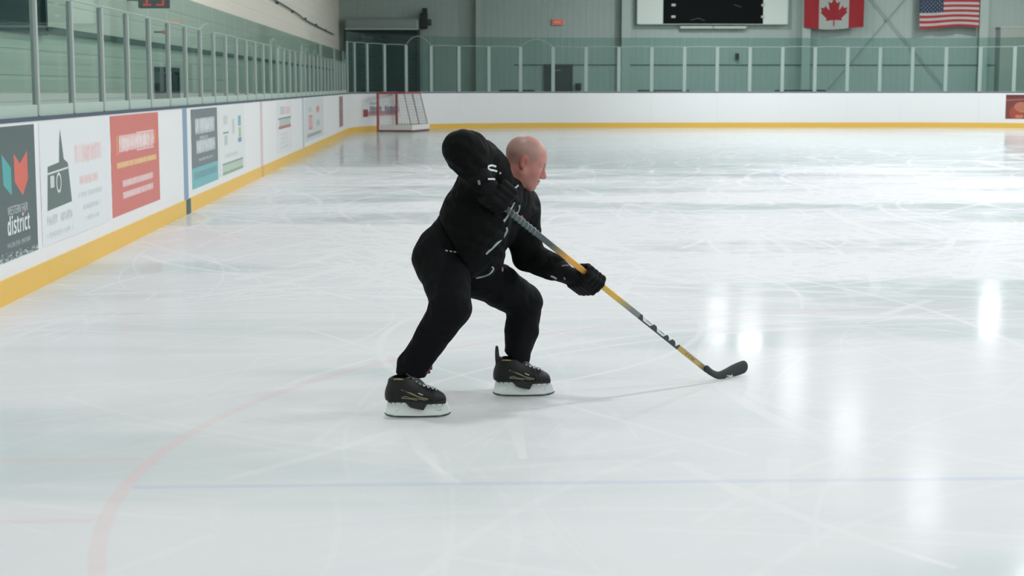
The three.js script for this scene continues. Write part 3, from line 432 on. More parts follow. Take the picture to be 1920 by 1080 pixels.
// left wall: rail, window, door, conduit, clock, alarm
{ const m = mesh('trim_2', box(0.05, 0.06, 52, WX + 0.025, 2.02, -34), W.line); m.userData = { kind: 'structure', label: 'dark rail along the left wall' }; }
{
  const d = new THREE.Group(); d.name = 'window_1'; d.userData = { kind: 'structure', label: 'dark viewing window in the left wall' }; d.position.set(WX, 2.62, -14.4); scene.add(d);
  mesh('window_frame', [box(0.06, 0.08, 4.9, 0.03, -0.62, 0), box(0.06, 0.08, 4.9, 0.03, 0.62, 0), box(0.06, 1.24, 0.08, 0.03, 0, -2.42), box(0.06, 1.24, 0.08, 0.03, 0, 2.42), box(0.06, 1.24, 0.06, 0.03, 0, 0)], W.slate, d);
  for (const z of [-1.21, 1.21]) mesh('pane', box(0.02, 1.18, 2.36, 0.02, 0, z), mat(lin('#39484a'), 0.15), d);
}
{
  const d = new THREE.Group(); d.name = 'door_2'; d.userData = { kind: 'structure', label: 'low dark double service door in the left wall' }; d.position.set(WX, 0, -24.1); scene.add(d);
  for (const z of [-0.41, 0.41]) { const l = mesh('door_leaf', box(0.05, 1.62, 0.8, 0.02, 0.81, z), mat(lin('#2f4145'), 0.5), d); mesh('door_handle', bar(V(0.07, 0.95, z * 0.25), V(0.07, 1.15, z * 0.25), 0.012), W.steel, l); }
  mesh('door_frame', [box(0.08, 1.7, 0.07, 0.03, 0.85, -0.86), box(0.08, 1.7, 0.07, 0.03, 0.85, 0.86), box(0.08, 0.07, 1.79, 0.03, 1.68, 0)], W.slate, d);
}
{ const t = thing('conduit', 'thin grey conduit running along the beige wall near the roll-up door', 'pipe'); mesh('pipe', tube([V(WX + 0.06, 3.52, -30), V(WX + 0.06, 3.5, -36), V(WX + 0.06, 3.4, -46), V(WX + 0.06, 3.36, -47), V(WX + 0.06, 3.3, -60)], 0.02, 6, 30), W.line, t); const c = []; for (let d = 32; d < 60; d += 4) c.push(box(0.07, 0.06, 0.05, WX + 0.042, 3.52 - (d - 30) * 0.0073, -d)); mesh('clip', c, W.line, t); }
{
  const t = thing('digital_clock', 'clock with red lit digits on a bracket high on the left wall', 'clock', [(-3.931 + -3.586) / 2 , 2.565, -21.4]);
  const w = 0.4, h = 0.24; mesh('housing', rbox(w, h, 0.08, 0.015), W.dark, t); mesh('bracket', box(0.16, 0.05, 0.05, -w / 2 - 0.07, 0, 0), W.slate, t);
  const red = new THREE.MeshStandardMaterial({ color: 0x3a0508, emissive: 0xff2a38, emissiveIntensity: 0.75, roughness: 0.5 }), seg = (x, y, ww, hh) => box(ww, hh, 0.012, x, y, 0.044);
  mesh('lit_digit', [seg(-0.085, 0, 0.028, 0.17), seg(-0.085, -0.078, 0.1, 0.026), seg(-0.105, 0.06, 0.03, 0.026)], red, t, 'red digit one'); mesh('lit_digit', [seg(0.085, -0.078, 0.1, 0.026), seg(0.085, 0, 0.1, 0.026), seg(0.085, 0.078, 0.1, 0.026), seg(0.124, -0.04, 0.026, 0.08), seg(0.046, 0.04, 0.026, 0.08)], red, t, 'red digit five');
}
exitSign('tiny red lit sign on the left wall below the clock', V(-3.894, 2.193, -23).toArray(), 0.09, 0.055, 0.16);

// ---------------------------------------------------------------- the goal pushed against the far boards
{
  const a = 0.3, p0 = V(-2.12, 0, -51.581), t = thing('hockey_goal', 'red framed hockey goal with white net standing by the far left boards', 'goal', [p0.x, 0, p0.z], Math.PI / 2 - a);
  const u = V(0, 0, 1), w = V(1, 0, 0), P = (q, r, y) => u.clone().multiplyScalar(r).addScaledVector(w, q).setY(y);
  const red = mat(lin('#a8525a'), 0.45), pad = mat(lin('#e6e4de'), 0.7), nm = mat(lin('#8d867d'), 0.8), HH = 1.22, WW = 1.83, DB = 1.12, DT = 0.84;
  const rp = 0.042; mesh('post', bar(P(0, 0, 0), P(0, 0, HH), rp, 12), red, t, 'red goal post'); mesh('post', bar(P(WW, 0, 0), P(WW, 0, HH), rp, 12), red, t, 'red goal post'); mesh('crossbar', bar(P(-0.03, 0, HH), P(WW + 0.03, 0, HH), rp, 12), red, t, 'red crossbar');
  mesh('top_frame', [bar(P(0, 0, HH), P(0.1, DT, HH), 0.032), bar(P(0.1, DT, HH), P(WW - 0.1, DT, HH), 0.032), bar(P(WW - 0.1, DT, HH), P(WW, 0, HH), 0.032)], red, t); mesh('base_frame', [bar(P(0, 0, 0.03), P(0.05, DB, 0.03), 0.025), bar(P(0.05, DB, 0.03), P(WW - 0.05, DB, 0.03), 0.025), bar(P(WW - 0.05, DB, 0.03), P(WW, 0, 0.03), 0.025)], mat(lin('#7a3d49'), 0.5), t); for (const [A, B, r] of [[P(WW / 2, DT, HH), P(WW / 2, DB, 0.03), 0.02], [P(0.1, DT, HH), P(0.05, DB, 0.03), 0.016], [P(WW - 0.1, DT, HH), P(WW - 0.05, DB, 0.03), 0.016]]) mesh('back_strut', bar(A, B, r), mat(lin('#8f8a84'), 0.5), t);
  const pads = []; for (const [A, B] of [[P(0, 0.04, 0.14), P(0.05, DB, 0.14)], [P(0.05, DB, 0.14), P(WW - 0.05, DB, 0.14)], [P(WW - 0.05, DB, 0.14), P(WW, 0.04, 0.14)]]) { const d = B.clone().sub(A), L = d.length(); pads.push(rbox(0.05, 0.17, L + 0.04, 0.02).rotateY(Math.atan2(d.x, d.z)).translate((A.x + B.x) / 2, 0.135, (A.z + B.z) / 2)); } mesh('skirt_pad', pads, pad, t, 'white padded skirt');
  const strands = [], sheet = (A, B, C, D, n, m) => { const q = (i, j) => { const s = i / n, v = j / m; return A.clone().lerp(B, s).lerp(D.clone().lerp(C, s), v); }; for (let i = 0; i <= n; i++) strands.push(bar(q(i, 0), q(i, m), 0.0022, 4)); for (let j = 0; j <= m; j++) strands.push(bar(q(0, j), q(n, j), 0.0022, 4)); };
  sheet(P(0, 0, 0.05), P(0.05, DB, 0.05), P(0.1, DT, HH), P(0, 0, HH), 11, 13); sheet(P(WW, 0, 0.05), P(WW - 0.05, DB, 0.05), P(WW - 0.1, DT, HH), P(WW, 0, HH), 11, 13); sheet(P(0.05, DB, 0.05), P(WW - 0.05, DB, 0.05), P(WW - 0.1, DT, HH), P(0.1, DT, HH), 20, 13); sheet(P(0, 0, HH), P(WW, 0, HH), P(WW - 0.1, DT, HH), P(0.1, DT, HH), 20, 6);
  const n = mesh('netting', strands, nm, t, 'off-white knotted net'); n.userData.kind = 'stuff';
}

// ---------------------------------------------------------------- the skater
const weave = noiseTex(256, 90, 90, 21); weave.repeat.set(6, 6);
const K = {
  jacket: mat(new THREE.Color(0.0034, 0.0042, 0.0045), 0.7, { specularIntensity: 0.16, bumpMap: weave, bumpScale: 0.0008 }), trousers: mat(new THREE.Color(0.0045, 0.0056, 0.0066), 0.75, { specularIntensity: 0.16, bumpMap: weave, bumpScale: 0.0008 }),
  glove: mat(new THREE.Color(0.0035, 0.0043, 0.0047), 0.6, { specularIntensity: 0.25, bumpMap: weave, bumpScale: 0.001 }), piping: mat(lin('#9fb0b1'), 0.5), white: mat(lin('#d5dcdc'), 0.5), skin: new THREE.MeshPhysicalMaterial({ vertexColors: true, roughness: 0.42 }),
  boot: mat(new THREE.Color(0.009, 0.011, 0.011), 0.45, { specularIntensity: 0.5 }), sole: mat(new THREE.Color(0.007, 0.009, 0.0085), 0.55), gold: mat(lin('#8f8047'), 0.5), holder: mat(lin('#e3ecea'), 0.4), steel: mat(lin('#5d6869'), 0.28, { metalness: 0.8 }), lace: mat(lin('#cfd8d6'), 0.7), maroon: mat(lin('#552730'), 0.6), grey: mat(lin('#6d7a7a'), 0.6),
};
const J = {   // joints
  rsh: V(0.159, 1.111, -7.08), relb: V(0.073, 1.179, -6.9), rwr: V(0.149, 1.058, -6.95), rhand: V(0.22, 0.954, -7.02),
  lsh: V(0.337, 0.887, -7.44), lelb: V(0.386, 0.662, -7.48), lwr: V(0.501, 0.618, -7.38), lhand: V(0.641, 0.607, -7.34),
  neck: V(0.27, 1.013, -7.23), head: V(0.358, 1.113, -7.22), pelvisR: V(-0.016, 0.691, -7.2), pelvisL: V(0.016, 0.667, -7.4),
  rknee: V(0.023, 0.498, -6.94), rcuff: V(-0.147, 0.228, -7.04), lknee: V(0.375, 0.425, -7.6), lcuff: V(0.335, 0.206, -7.5),
};
const person = thing('person', 'bald skater in black jacket and trousers crouching forward with a hockey stick', 'person', [0, 0, 0]);

// clothes
const torso = [
  rc(V(0.121, 1.015, -7.16), V(0.089, 0.911, -7.16), 0.075, 0.09),
  rc(V(0.191, 0.979, -7.13), V(0.269, 0.931, -7.34), 0.122, 0.12), rc(V(0.191, 0.979, -7.13), V(0.12, 0.851, -7.14), 0.122, 0.128), rc(V(0.269, 0.931, -7.34), V(0.187, 0.823, -7.36), 0.12, 0.125),
  rc(V(0.12, 0.851, -7.14), V(0.077, 0.73, -7.17), 0.128, 0.13), rc(V(0.187, 0.823, -7.36), V(0.128, 0.713, -7.38), 0.125, 0.12), rc(V(0.12, 0.851, -7.14), V(0.187, 0.823, -7.36), 0.128, 0.125),
  rc(V(0.077, 0.73, -7.17), V(0.168, 0.683, -7.2), 0.125, 0.075), rc(V(0.133, 0.715, -7.36), V(0.176, 0.67, -7.32), 0.115, 0.075), rc(V(0.165, 0.845, -7.15), V(0.183, 0.69, -7.22), 0.1, 0.075),
  rc(J.rsh, V(0.216, 0.998, -7.2), 0.085, 0.098), rc(J.rsh, V(0.245, 1.022, -7.2), 0.08, 0.07), rc(V(0.221, 0.991, -7.2), J.lsh, 0.095, 0.09),
];
const sleeves = [rc(V(0.104, 1.17, -6.94), V(0.204, 1.054, -7.1), 0.074, 0.068), chain([J.rsh, J.relb, J.rwr], [0.088, 0.082, 0.056], 0.012), chain([J.lsh, J.lelb, J.lwr], [0.092, 0.074, 0.057], 0.012)];
const collar = rc(V(0.26, 1.001, -7.23), V(0.293, 1.047, -7.225), 0.073, 0.064);
const folds = (x, y, z, s, a) => a * ((vn3(x * s, y * s * 1.6, z * s) - 0.5) + 0.5 * (Math.abs(vn3(x * s * 2.3 + y * 14, y * s * 2 - x * 11, z * s * 2) - 0.5) - 0.25) * 2);
const hemA = V(-0.036, 0.892, -7.2), hemB = V(0.12, 0.594, -7.2), hn = V(hemB.y - hemA.y, -(hemB.x - hemA.x), 0).normalize();   // plane of the jacket's hem, pointing down and back
const shell = union([...torso, ...sleeves], 0.05), coreJ = (x, y, z) => smin(shell(x, y, z), collar(x, y, z), 0.03); coreJ.lo = shell.lo; coreJ.hi = shell.hi.map((v, i) => Math.max(v, collar.hi[i]));
const capN = V(0.358, 1.144, -7.22).sub(V(0.274, 1.013, -7.225)).normalize(), capAt = V(0.293, 1.042, -7.225).addScaledVector(capN, 0.014);
const headHole = ball(V(0.346, 1.106, -7.22), 0.085);
const jacketF = field(coreJ, coreJ, (d, x, y, z) => {
  d += folds(x, y, z, 13, 0.011) + 0.0035 * Math.sin((x * 0.7 + y) * 90) * step(0.55, 0.75, vn3(x * 9, y * 9, z * 9));
  d = smax(d, (x - hemA.x) * hn.x + (y - hemA.y) * hn.y, 0.012);
  return d;
});
const trouserF = (() => {
  const u = union([
    rc(J.pelvisR, J.pelvisL, 0.124, 0.12), rc(J.pelvisR, V(0.051, 0.814, -7.19), 0.12, 0.097), rc(J.pelvisL, V(0.118, 0.773, -7.37), 0.118, 0.1),
    chain([V(-0.004, 0.663, -7.17), J.rknee, V(-0.069, 0.344, -7), J.rcuff, V(-0.162, 0.16, -7.05)], [0.118, 0.09, 0.073, 0.069, 0.062], 0.012),
    chain([V(0.064, 0.628, -7.4), V(0.247, 0.523, -7.5), J.lknee, V(0.36, 0.311, -7.56), J.lcuff, V(0.334, 0.147, -7.49)], [0.118, 0.1, 0.087, 0.077, 0.061, 0.056], 0.012),
  ], 0.045);
  const cutR = V(-0.153, 0.179, -7.05), cutL = V(0.347, 0.153, -7.5);
  return field(u, u, (d, x, y, z) => { d += folds(x, y, z, 11, 0.011); d = smax(d, (x < 0.1 ? cutR.y + (x - cutR.x) * -0.12 : cutL.y + (x - cutL.x) * -0.7) - y, 0.01); return d; });
})();
// the body itself: one figure, head and hands at finer grain
const tilt = -0.36, HS = 0.95, hc = J.head, ct = Math.cos(tilt), st_ = Math.sin(tilt), yw = 0.06, cy = Math.cos(yw), sy_ = Math.sin(yw);
const toLocal = (x, y, z) => { let a = (x - hc.x) / HS, b = (y - hc.y) / HS, c = (z - hc.z) / HS; const a2 = a * cy - c * sy_, c2 = a * sy_ + c * cy; return [a2 * ct + b * st_, -a2 * st_ + b * ct, c2]; };   // x to the face, y up, z to his right
const two = (f) => (x, y, z) => f(x, y, Math.abs(z));
const H_ = (() => {
  const cran = ell(V(-0.012, 0.036, 0), V(0.095, 0.084, 0.076)), face = ell(V(0.026, -0.012, 0), V(0.062, 0.092, 0.062)), brow = two(rc(V(0.08, 0.016, 0.008), V(0.062, 0.018, 0.046), 0.012, 0.011)), cheek = two(ball(V(0.046, -0.036, 0.036), 0.03)), jaw = two(rc(V(-0.004, -0.048, 0.05), V(0.058, -0.099, 0.016), 0.018, 0.017)), chin = rc(V(0.067, -0.101, -0.008), V(0.067, -0.101, 0.008), 0.02, 0.02), muzzle = ell(V(0.064, -0.07, 0), V(0.028, 0.034, 0.03));
  const bridge = rc(V(0.084, 0.008, 0), V(0.105, -0.032, 0), 0.0075, 0.0115), tip = ball(V(0.106, -0.036, 0), 0.0125), wing = two(ball(V(0.095, -0.041, 0.011), 0.009)), upper = two(rc(V(0.091, -0.064, 0), V(0.078, -0.068, 0.02), 0.0075, 0.005)), lower = two(rc(V(0.089, -0.079, 0), V(0.077, -0.076, 0.018), 0.008, 0.005));
  const socket = two(ball(V(0.088, -0.004, 0.031), 0.015)), eye = two(ball(V(0.0705, -0.004, 0.031), 0.0125)), lid = two(ell(V(0.072, 0.003, 0.031), V(0.0135, 0.009, 0.015))), mouth = two(rc(V(0.1, -0.0715, 0), V(0.084, -0.0715, 0.022), 0.0028, 0.002)), under = two(ball(V(0.088, -0.092, 0), 0.008));
  const ear = two(ell(V(-0.017, -0.004, 0.075), V(0.019, 0.031, 0.009))), lobe = two(ball(V(-0.008, -0.032, 0.071), 0.009)), concha = two(ell(V(-0.01, -0.004, 0.085), V(0.009, 0.017, 0.008)));
  const neck = rc(V(-0.03, -0.04, 0), V(-0.075, -0.16, 0), 0.056, 0.06), throat = rc(V(0.0, -0.085, 0), V(-0.04, -0.16, 0), 0.04, 0.05);
  const F = (x, y, z) => {
    let d = smin(cran(x, y, z), face(x, y, z), 0.045); d = smin(d, cheek(x, y, z), 0.025); d = smin(d, jaw(x, y, z), 0.03); d = smin(d, chin(x, y, z), 0.02); d = smin(d, muzzle(x, y, z), 0.02); d = smin(d, brow(x, y, z), 0.016);
    d = smax(d, -socket(x, y, z), 0.014); d = smin(d, lid(x, y, z), 0.006); d = Math.min(d, eye(x, y, z)); d = smin(d, bridge(x, y, z), 0.012); d = smin(d, tip(x, y, z), 0.006); d = smin(d, wing(x, y, z), 0.006);
    d = smin(d, upper(x, y, z), 0.006); d = smin(d, lower(x, y, z), 0.006); d = smax(d, -mouth(x, y, z), 0.004); d = smax(d, -under(x, y, z), 0.012);
    d = smin(d, neck(x, y, z), 0.03); d = smin(d, throat(x, y, z), 0.03);
    let e = smin(ear(x, y, z), lobe(x, y, z), 0.01); e = smax(e, -concha(x, y, z), 0.005); return smin(d, e, 0.008);
  };
  return { F, eye, ear, upper, lower };
})();
const headF = (x, y, z) => { const [a, b, c] = toLocal(x, y, z); return H_.F(a, b, c) * HS; };
headF.lo = [hc.x - 0.16, hc.y - 0.16, hc.z - 0.12]; headF.hi = [hc.x + 0.15, hc.y + 0.15, hc.z + 0.12];
const SK = { skin: lin('#b27a6e'), red: lin('#a0564f'), stub: lin('#8b7168'), lip: lin('#8c4d49'), brow: lin('#7a5a50'), white: lin('#d8d4ce'), iris: lin('#3f3a36') };
function skinAt(x, y, z) {
  const [a, b, c] = toLocal(x, y, z), s = Math.abs(c), out = SK.skin.clone(), n = vn3(x * 60, y * 60, z * 60);
  out.lerp(SK.red, 0.35 * step(0.05, -0.06, b) * step(0.0, 0.06, a) + 0.2 * (n - 0.5));
  // shaved scalp: short stubble behind a hairline that runs from the temple over the crown
  const line = 0.045 - 0.35 * Math.max(0, b - 0.06) - 0.05 * step(0.03, -0.02, b), hairy = step(0.022, -0.02, a - line + 0.012 * (n - 0.5)) * step(-0.035, -0.02, b - 0.25 * Math.max(0, a)) * (1 - 0.75 * step(0.088, 0.112, b + 0.2 * a));
  out.lerp(SK.stub, 0.8 * hairy);
  if (H_.ear(a, b, c) < 0.005) out.lerp(SK.red, 0.75);
  if (Math.abs(b - 0.021 - 0.15 * (s - 0.03)) < 0.006 && s > 0.012 && s < 0.05 && a > 0.055) out.lerp(SK.brow, 0.65);
  if (H_.upper(a, b, c) < 0.0015 || H_.lower(a, b, c) < 0.0015) out.lerp(SK.lip, 0.8);
  out.lerp(SK.stub, 0.25 * step(-0.045, -0.07, b) * step(-0.02, 0.03, a));
  if (H_.eye(a, b, c) < 0.001) { const dd = Math.hypot(b + 0.004, s - 0.032); out.copy(dd < 0.0055 ? SK.iris : SK.white); }
  return out;
}
const flesh = union([
  rc(V(0.274, 1.025, -7.225), J.neck, 0.055, 0.06), rc(J.neck, V(0.217, 0.941, -7.24), 0.06, 0.09), rc(V(0.217, 0.941, -7.24), V(0.136, 0.807, -7.26), 0.095, 0.09), rc(V(0.136, 0.807, -7.26), V(0.015, 0.688, -7.3), 0.09, 0.095), rc(J.neck, J.rsh, 0.05, 0.055), rc(J.neck, J.lsh, 0.05, 0.055),
  rc(J.rsh, J.relb, 0.055, 0.043), rc(J.relb, J.rwr, 0.043, 0.03), rc(J.lsh, J.lelb, 0.055, 0.043), rc(J.lelb, J.lwr, 0.043, 0.03), rc(J.pelvisR, J.rknee, 0.085, 0.055), rc(J.rknee, V(-0.152, 0.159, -7.03), 0.052, 0.028), rc(J.pelvisL, V(0.247, 0.523, -7.5), 0.08, 0.065), rc(V(0.247, 0.523, -7.5), J.lknee, 0.065, 0.053), rc(J.lknee, V(0.334, 0.133, -7.48), 0.052, 0.028),
], 0.04);
const fleshF = field(flesh, flesh, (d) => d + 0.004);
// hands close round the stick
const stickTop = V(0.182, 0.985, -6.985), stickHeel = V(1.278, 0.065, -7.76), axis = stickHeel.clone().sub(stickTop).normalize();
function handFields(hold, wrist, fr, gap, palmR, thumbR, wr) {
  const e1 = wrist.clone().sub(hold); e1.addScaledVector(axis, -e1.dot(axis)).normalize(); let e2 = new THREE.Vector3().crossVectors(axis, e1); if (e2.z < 0) e2.negate();
  const R = 0.016 + fr * 0.9, at = (ang, off, r = R) => hold.clone().addScaledVector(axis, off).addScaledVector(e1, Math.cos(ang) * r).addScaledVector(e2, Math.sin(ang) * r), out = [];
  [1.02, 1.1, 1.05, 0.9].forEach((len, k) => { const off = (1.5 - k) * gap, A = [1.25, 1.9, 2.7, 3.5, 3.5 + 1.3 * len], pts = A.map((a, i) => at(a, off, R + (i === 1 ? 0.006 : i === 2 ? 0.003 : 0))); out.push(chain(pts, [fr * 1.08, fr * 1.06, fr, fr * 0.96, fr * 0.86], 0.006)); });
  const palm = union([rc(at(1.3, gap * 1.2, R + 0.004), wrist.clone().addScaledVector(e2, 0.006).addScaledVector(axis, 0.012), palmR, wr), rc(at(1.3, -gap * 1.2, R + 0.004), wrist.clone().addScaledVector(e2, 0.006).addScaledVector(axis, -0.012), palmR, wr)], 0.02);
  const thumb = chain([at(0.7, -gap * 1.7, R + 0.008), at(0.1, -gap * 2.1, R + 0.004), at(-0.7, -gap * 2.0, R), at(-1.2, -gap * 1.6, R)], [thumbR * 1.1, thumbR, thumbR * 0.95, thumbR * 0.85], 0.008);
  return { fingers: out, palm, thumb, e1, e2, at, R };
}
const holdR = stickTop.clone().addScaledVector(axis, 0.036), holdL = (() => { const t = V(0.646, 0.594, -7.37).sub(stickTop).dot(axis); return stickTop.clone().addScaledVector(axis, t); })();
const bareHands = [[holdR, J.rwr], [holdL, J.lwr]].map(([h, w]) => { const q = handFields(h, w, 0.0095, 0.021, 0.017, 0.0105, 0.026); return union([...q.fingers, q.palm, q.thumb], 0.005); });
{
  const parts = [net(headF, 0.0032, 0.0, skinAt), net(fleshF, 0.014, 0.02, () => SK.skin), ...bareHands.map((f) => net(f, 0.004, 0.01, () => SK.skin))];
  const b = new THREE.Mesh(mergeGeometries(parts), K.skin); b.name = 'body'; b.castShadow = b.receiveShadow = true; b.userData.label = 'head with shaved scalp, face turned right and down'; person.add(b);
}
const jacket = mesh('jacket', net(field(jacketF, coreJ, (d, x, y, z) => { const a = (x - capAt.x) * capN.x + (y - capAt.y) * capN.y + (z - capAt.z) * capN.z; return smax(smax(d, a - (headHole(x, y, z) < 0.06 ? 0 : 9), 0.004), -(headF(x, y, z) - 0.0015), 0.002); }), 0.0085), K.jacket, person, 'black jacket with grey piping');
const trousers = mesh('trousers', net(trouserF, 0.009), K.trousers, person, 'black trousers');
// grey piping and badges
const pipe = (rays, r = 0.0035, m = K.piping, name = 'piping') => mesh(name, seam(jacketF, rays, r), m, jacket);
pipe([[0.275, 0.988, -6.45, 0.0425, -0.0714, -0.9965], [0.266, 0.971, -6.45, 0.0411, -0.0741, -0.9964], [0.258, 0.956, -6.45, 0.0398, -0.0764, -0.9963]], 0.0042); pipe([[0.25, 0.938, -6.45, 0.0386, -0.0790, -0.9961], [0.241, 0.924, -6.45, 0.0371, -0.0813, -0.9960], [0.23, 0.909, -6.45, 0.0355, -0.0836, -0.9959]], 0.0048); pipe([[0.241, 0.889, -6.45, 0.0371, -0.0865, -0.9956], [0.245, 0.874, -6.45, 0.0378, -0.0888, -0.9953], [0.236, 0.855, -6.45, 0.0365, -0.0918, -0.9951], [0.215, 0.831, -6.45, 0.0331, -0.0954, -0.9949], [0.189, 0.806, -6.45, 0.0292, -0.0994, -0.9946], [0.161, 0.78, -6.45, 0.0249, -0.1033, -0.9943]], 0.0042); pipe([[0.294, 0.979, -6.45, 0.0454, -0.0728, -0.9963], [0.294, 0.962, -6.45, 0.0454, -0.0754, -0.9961], [0.288, 0.947, -6.45, 0.0444, -0.0777, -0.9960], [0.273, 0.941, -6.45, 0.0421, -0.0787, -0.9960]], 0.0036); pipe([[0.183, 0.73, -6.45, 0.0281, -0.1108, -0.9934], [0.191, 0.72, -6.45, 0.0294, -0.1125, -0.9932], [0.178, 0.702, -6.45, 0.0274, -0.1151, -0.9930], [0.152, 0.69, -6.45, 0.0235, -0.1171, -0.9928], [0.122, 0.683, -6.45, 0.0188, -0.1180, -0.9928]], 0.0034);
pipe([[0.29, 1.054, -6.45, 0.0448, -0.0613, -0.9971], [0.281, 1.047, -6.45, 0.0435, -0.0623, -0.9971], [0.27, 1.037, -6.45, 0.0418, -0.0639, -0.9971]], 0.0036); pipe([[0.236, 1.045, -6.45, 0.0365, -0.0626, -0.9974], [0.251, 1.035, -6.45, 0.0389, -0.0642, -0.9972], [0.266, 1.028, -6.45, 0.0412, -0.0652, -0.9970]], 0.0036);
mesh('chest_badge', seam(jacketF, [[0.3, 0.936, -6.45, 0.0464, -0.0793, -0.9958], [0.305, 0.928, -6.45, 0.0470, -0.0806, -0.9956], [0.307, 0.921, -6.45, 0.0474, -0.0816, -0.9955]], 0.0055), mat(lin('#b0454f'), 0.6), jacket, 'small red badge');
mesh('zip_pull', [new THREE.CapsuleGeometry(0.0045, 0.014, 4, 8).translate(...V(0.336, 0.976, -7.17).toArray()), new THREE.CapsuleGeometry(0.004, 0.012, 4, 8).translate(...V(0.254, 0.632, -7.2).toArray())], mat(lin('#a08a86'), 0.5), jacket, 'zip pull');
{
  const dash = []; for (const [a, b] of [[835, 841], [842.5, 848], [849.5, 855], [856.5, 862]]) { const y = (x) => 470 + (x - 835) * 0.15; dash.push([a, y(a), b, y(b)]); }
  const rays = [[[-0.001, 0.794, -6.45, -0.0002, -0.1012, -0.9949], [0.009, 0.791, -6.45, 0.0015, -0.1016, -0.9948]], [[0.015, 0.791, -6.45, 0.0023, -0.1016, -0.9948], [0.025, 0.789, -6.45, 0.0039, -0.1019, -0.9948]], [[0.031, 0.789, -6.45, 0.0047, -0.1020, -0.9948], [0.041, 0.787, -6.45, 0.0064, -0.1023, -0.9947]], [[0.046, 0.786, -6.45, 0.0071, -0.1024, -0.9947], [0.056, 0.785, -6.45, 0.0087, -0.1026, -0.9947]]];
  mesh('hip_print', rays.map((q) => seam(trouserF, q, 0.0034)), K.piping, trousers, 'small pale lettering at the hip');
}
mesh('knee_seam', seam(trouserF, [[-0.052, 0.552, -6.45, -0.0080, -0.1379, -0.9904], [-0.003, 0.539, -6.45, -0.0004, -0.1399, -0.9902], [0.051, 0.534, -6.45, 0.0078, -0.1406, -0.9900], [0.086, 0.547, -6.45, 0.0131, -0.1386, -0.9903]], 0.0018), K.trousers, trousers); mesh('knee_seam', seam(trouserF, [[0.277, 0.55, -6.45, 0.0425, -0.1380, -0.9895], [0.32, 0.561, -6.45, 0.0491, -0.1364, -0.9894], [0.352, 0.585, -6.45, 0.0541, -0.1328, -0.9897]], 0.0018), K.trousers, trousers);
mesh('cuff_tag', [rbox(0.03, 0.02, 0.008, 0.003).rotateZ(-0.1).translate(...V(-0.076, 0.223, -7).toArray()), rbox(0.022, 0.018, 0.008, 0.003).rotateZ(0.2).translate(...V(-0.081, 0.204, -7).toArray())], K.maroon, trousers, 'maroon tag at the cuff'); 

// gloves
function glove(hold, wrist, elbow, marks) {
  const q = handFields(hold, wrist, 0.0185, 0.0265, 0.031, 0.019, 0.044), back = wrist.clone().sub(elbow).normalize();
  const cuff = rc(wrist.clone().addScaledVector(back, -0.035), wrist.clone().addScaledVector(back, 0.03), 0.064, 0.05);
  const rolls = []; for (let k = 0; k < 3; k++) for (let i = 0; i < 2; i++) rolls.push(rc(q.at(1.2 + i * 0.4, q.R * 0 + 0.036, q.R + 0.026 - k * 0.001).addScaledVector(q.e1, k * 0.028), q.at(1.2 + i * 0.4, -0.036, q.R + 0.026).addScaledVector(q.e1, k * 0.028), 0.0165, 0.0165));
  const f0 = union([q.palm, cuff, q.thumb], 0.012), fR = union(rolls, 0.004), fF = union(q.fingers, 0.003), rod = rc(stickTop, stickHeel, 0.012, 0.012);
  const f = (x, y, z) => Math.max(smin(smin(f0(x, y, z), fF(x, y, z), 0.006), fR(x, y, z), 0.006), -rod(x, y, z)); f.lo = [0, 1, 2].map((i) => Math.min(f0.lo[i], fF.lo[i], fR.lo[i])); f.hi = [0, 1, 2].map((i) => Math.max(f0.hi[i], fF.hi[i], fR.hi[i]));
  const g = mesh('glove', net(f, 0.0045, 0.01), K.glove, person, 'black padded hockey glove');
  const both = (x, y, z) => Math.min(f(x, y, z), jacketF(x, y, z)); marks.forEach(([rays, r, m]) => mesh('glove_mark', seam(both, rays, r), m, g)); return g;
}
glove(holdR, J.rwr, J.relb, [[[[0.2, 1.13, -6.45, 0.0310, -0.0495, -0.9983], [0.183, 1.134, -6.45, 0.0284, -0.0490, -0.9984], [0.17, 1.128, -6.45, 0.0264, -0.0498, -0.9984], [0.173, 1.12, -6.45, 0.0267, -0.0511, -0.9983], [0.192, 1.114, -6.45, 0.0297, -0.0521, -0.9982], [0.204, 1.111, -6.45, 0.0316, -0.0524, -0.9981]], 0.0036, K.white], [[[0.213, 1.105, -6.45, 0.0330, -0.0534, -0.9980], [0.219, 1.103, -6.45, 0.0339, -0.0537, -0.9980]], 0.004, K.piping], [[[0.168, 1.08, -6.45, 0.0260, -0.0573, -0.9980], [0.183, 1.08, -6.45, 0.0283, -0.0573, -0.9980], [0.196, 1.079, -6.45, 0.0303, -0.0573, -0.9979]], 0.0032, K.white], [[[0.132, 1.078, -6.45, 0.0204, -0.0576, -0.9981], [0.136, 1.06, -6.45, 0.0211, -0.0603, -0.9980]], 0.005, K.grey]]);
glove(holdL, J.lwr, J.lelb, [[[[0.425, 0.69, -6.45, 0.0653, -0.1167, -0.9910], [0.436, 0.686, -6.45, 0.0670, -0.1174, -0.9908], [0.447, 0.679, -6.45, 0.0686, -0.1183, -0.9906]], 0.005, K.piping], [[[0.466, 0.729, -6.45, 0.0716, -0.1108, -0.9913], [0.481, 0.731, -6.45, 0.0739, -0.1105, -0.9911], [0.494, 0.731, -6.45, 0.0759, -0.1104, -0.9910]], 0.0028, K.grey], [[[0.477, 0.686, -6.45, 0.0732, -0.1173, -0.9904], [0.481, 0.675, -6.45, 0.0739, -0.1190, -0.9901]], 0.004, K.grey]]);

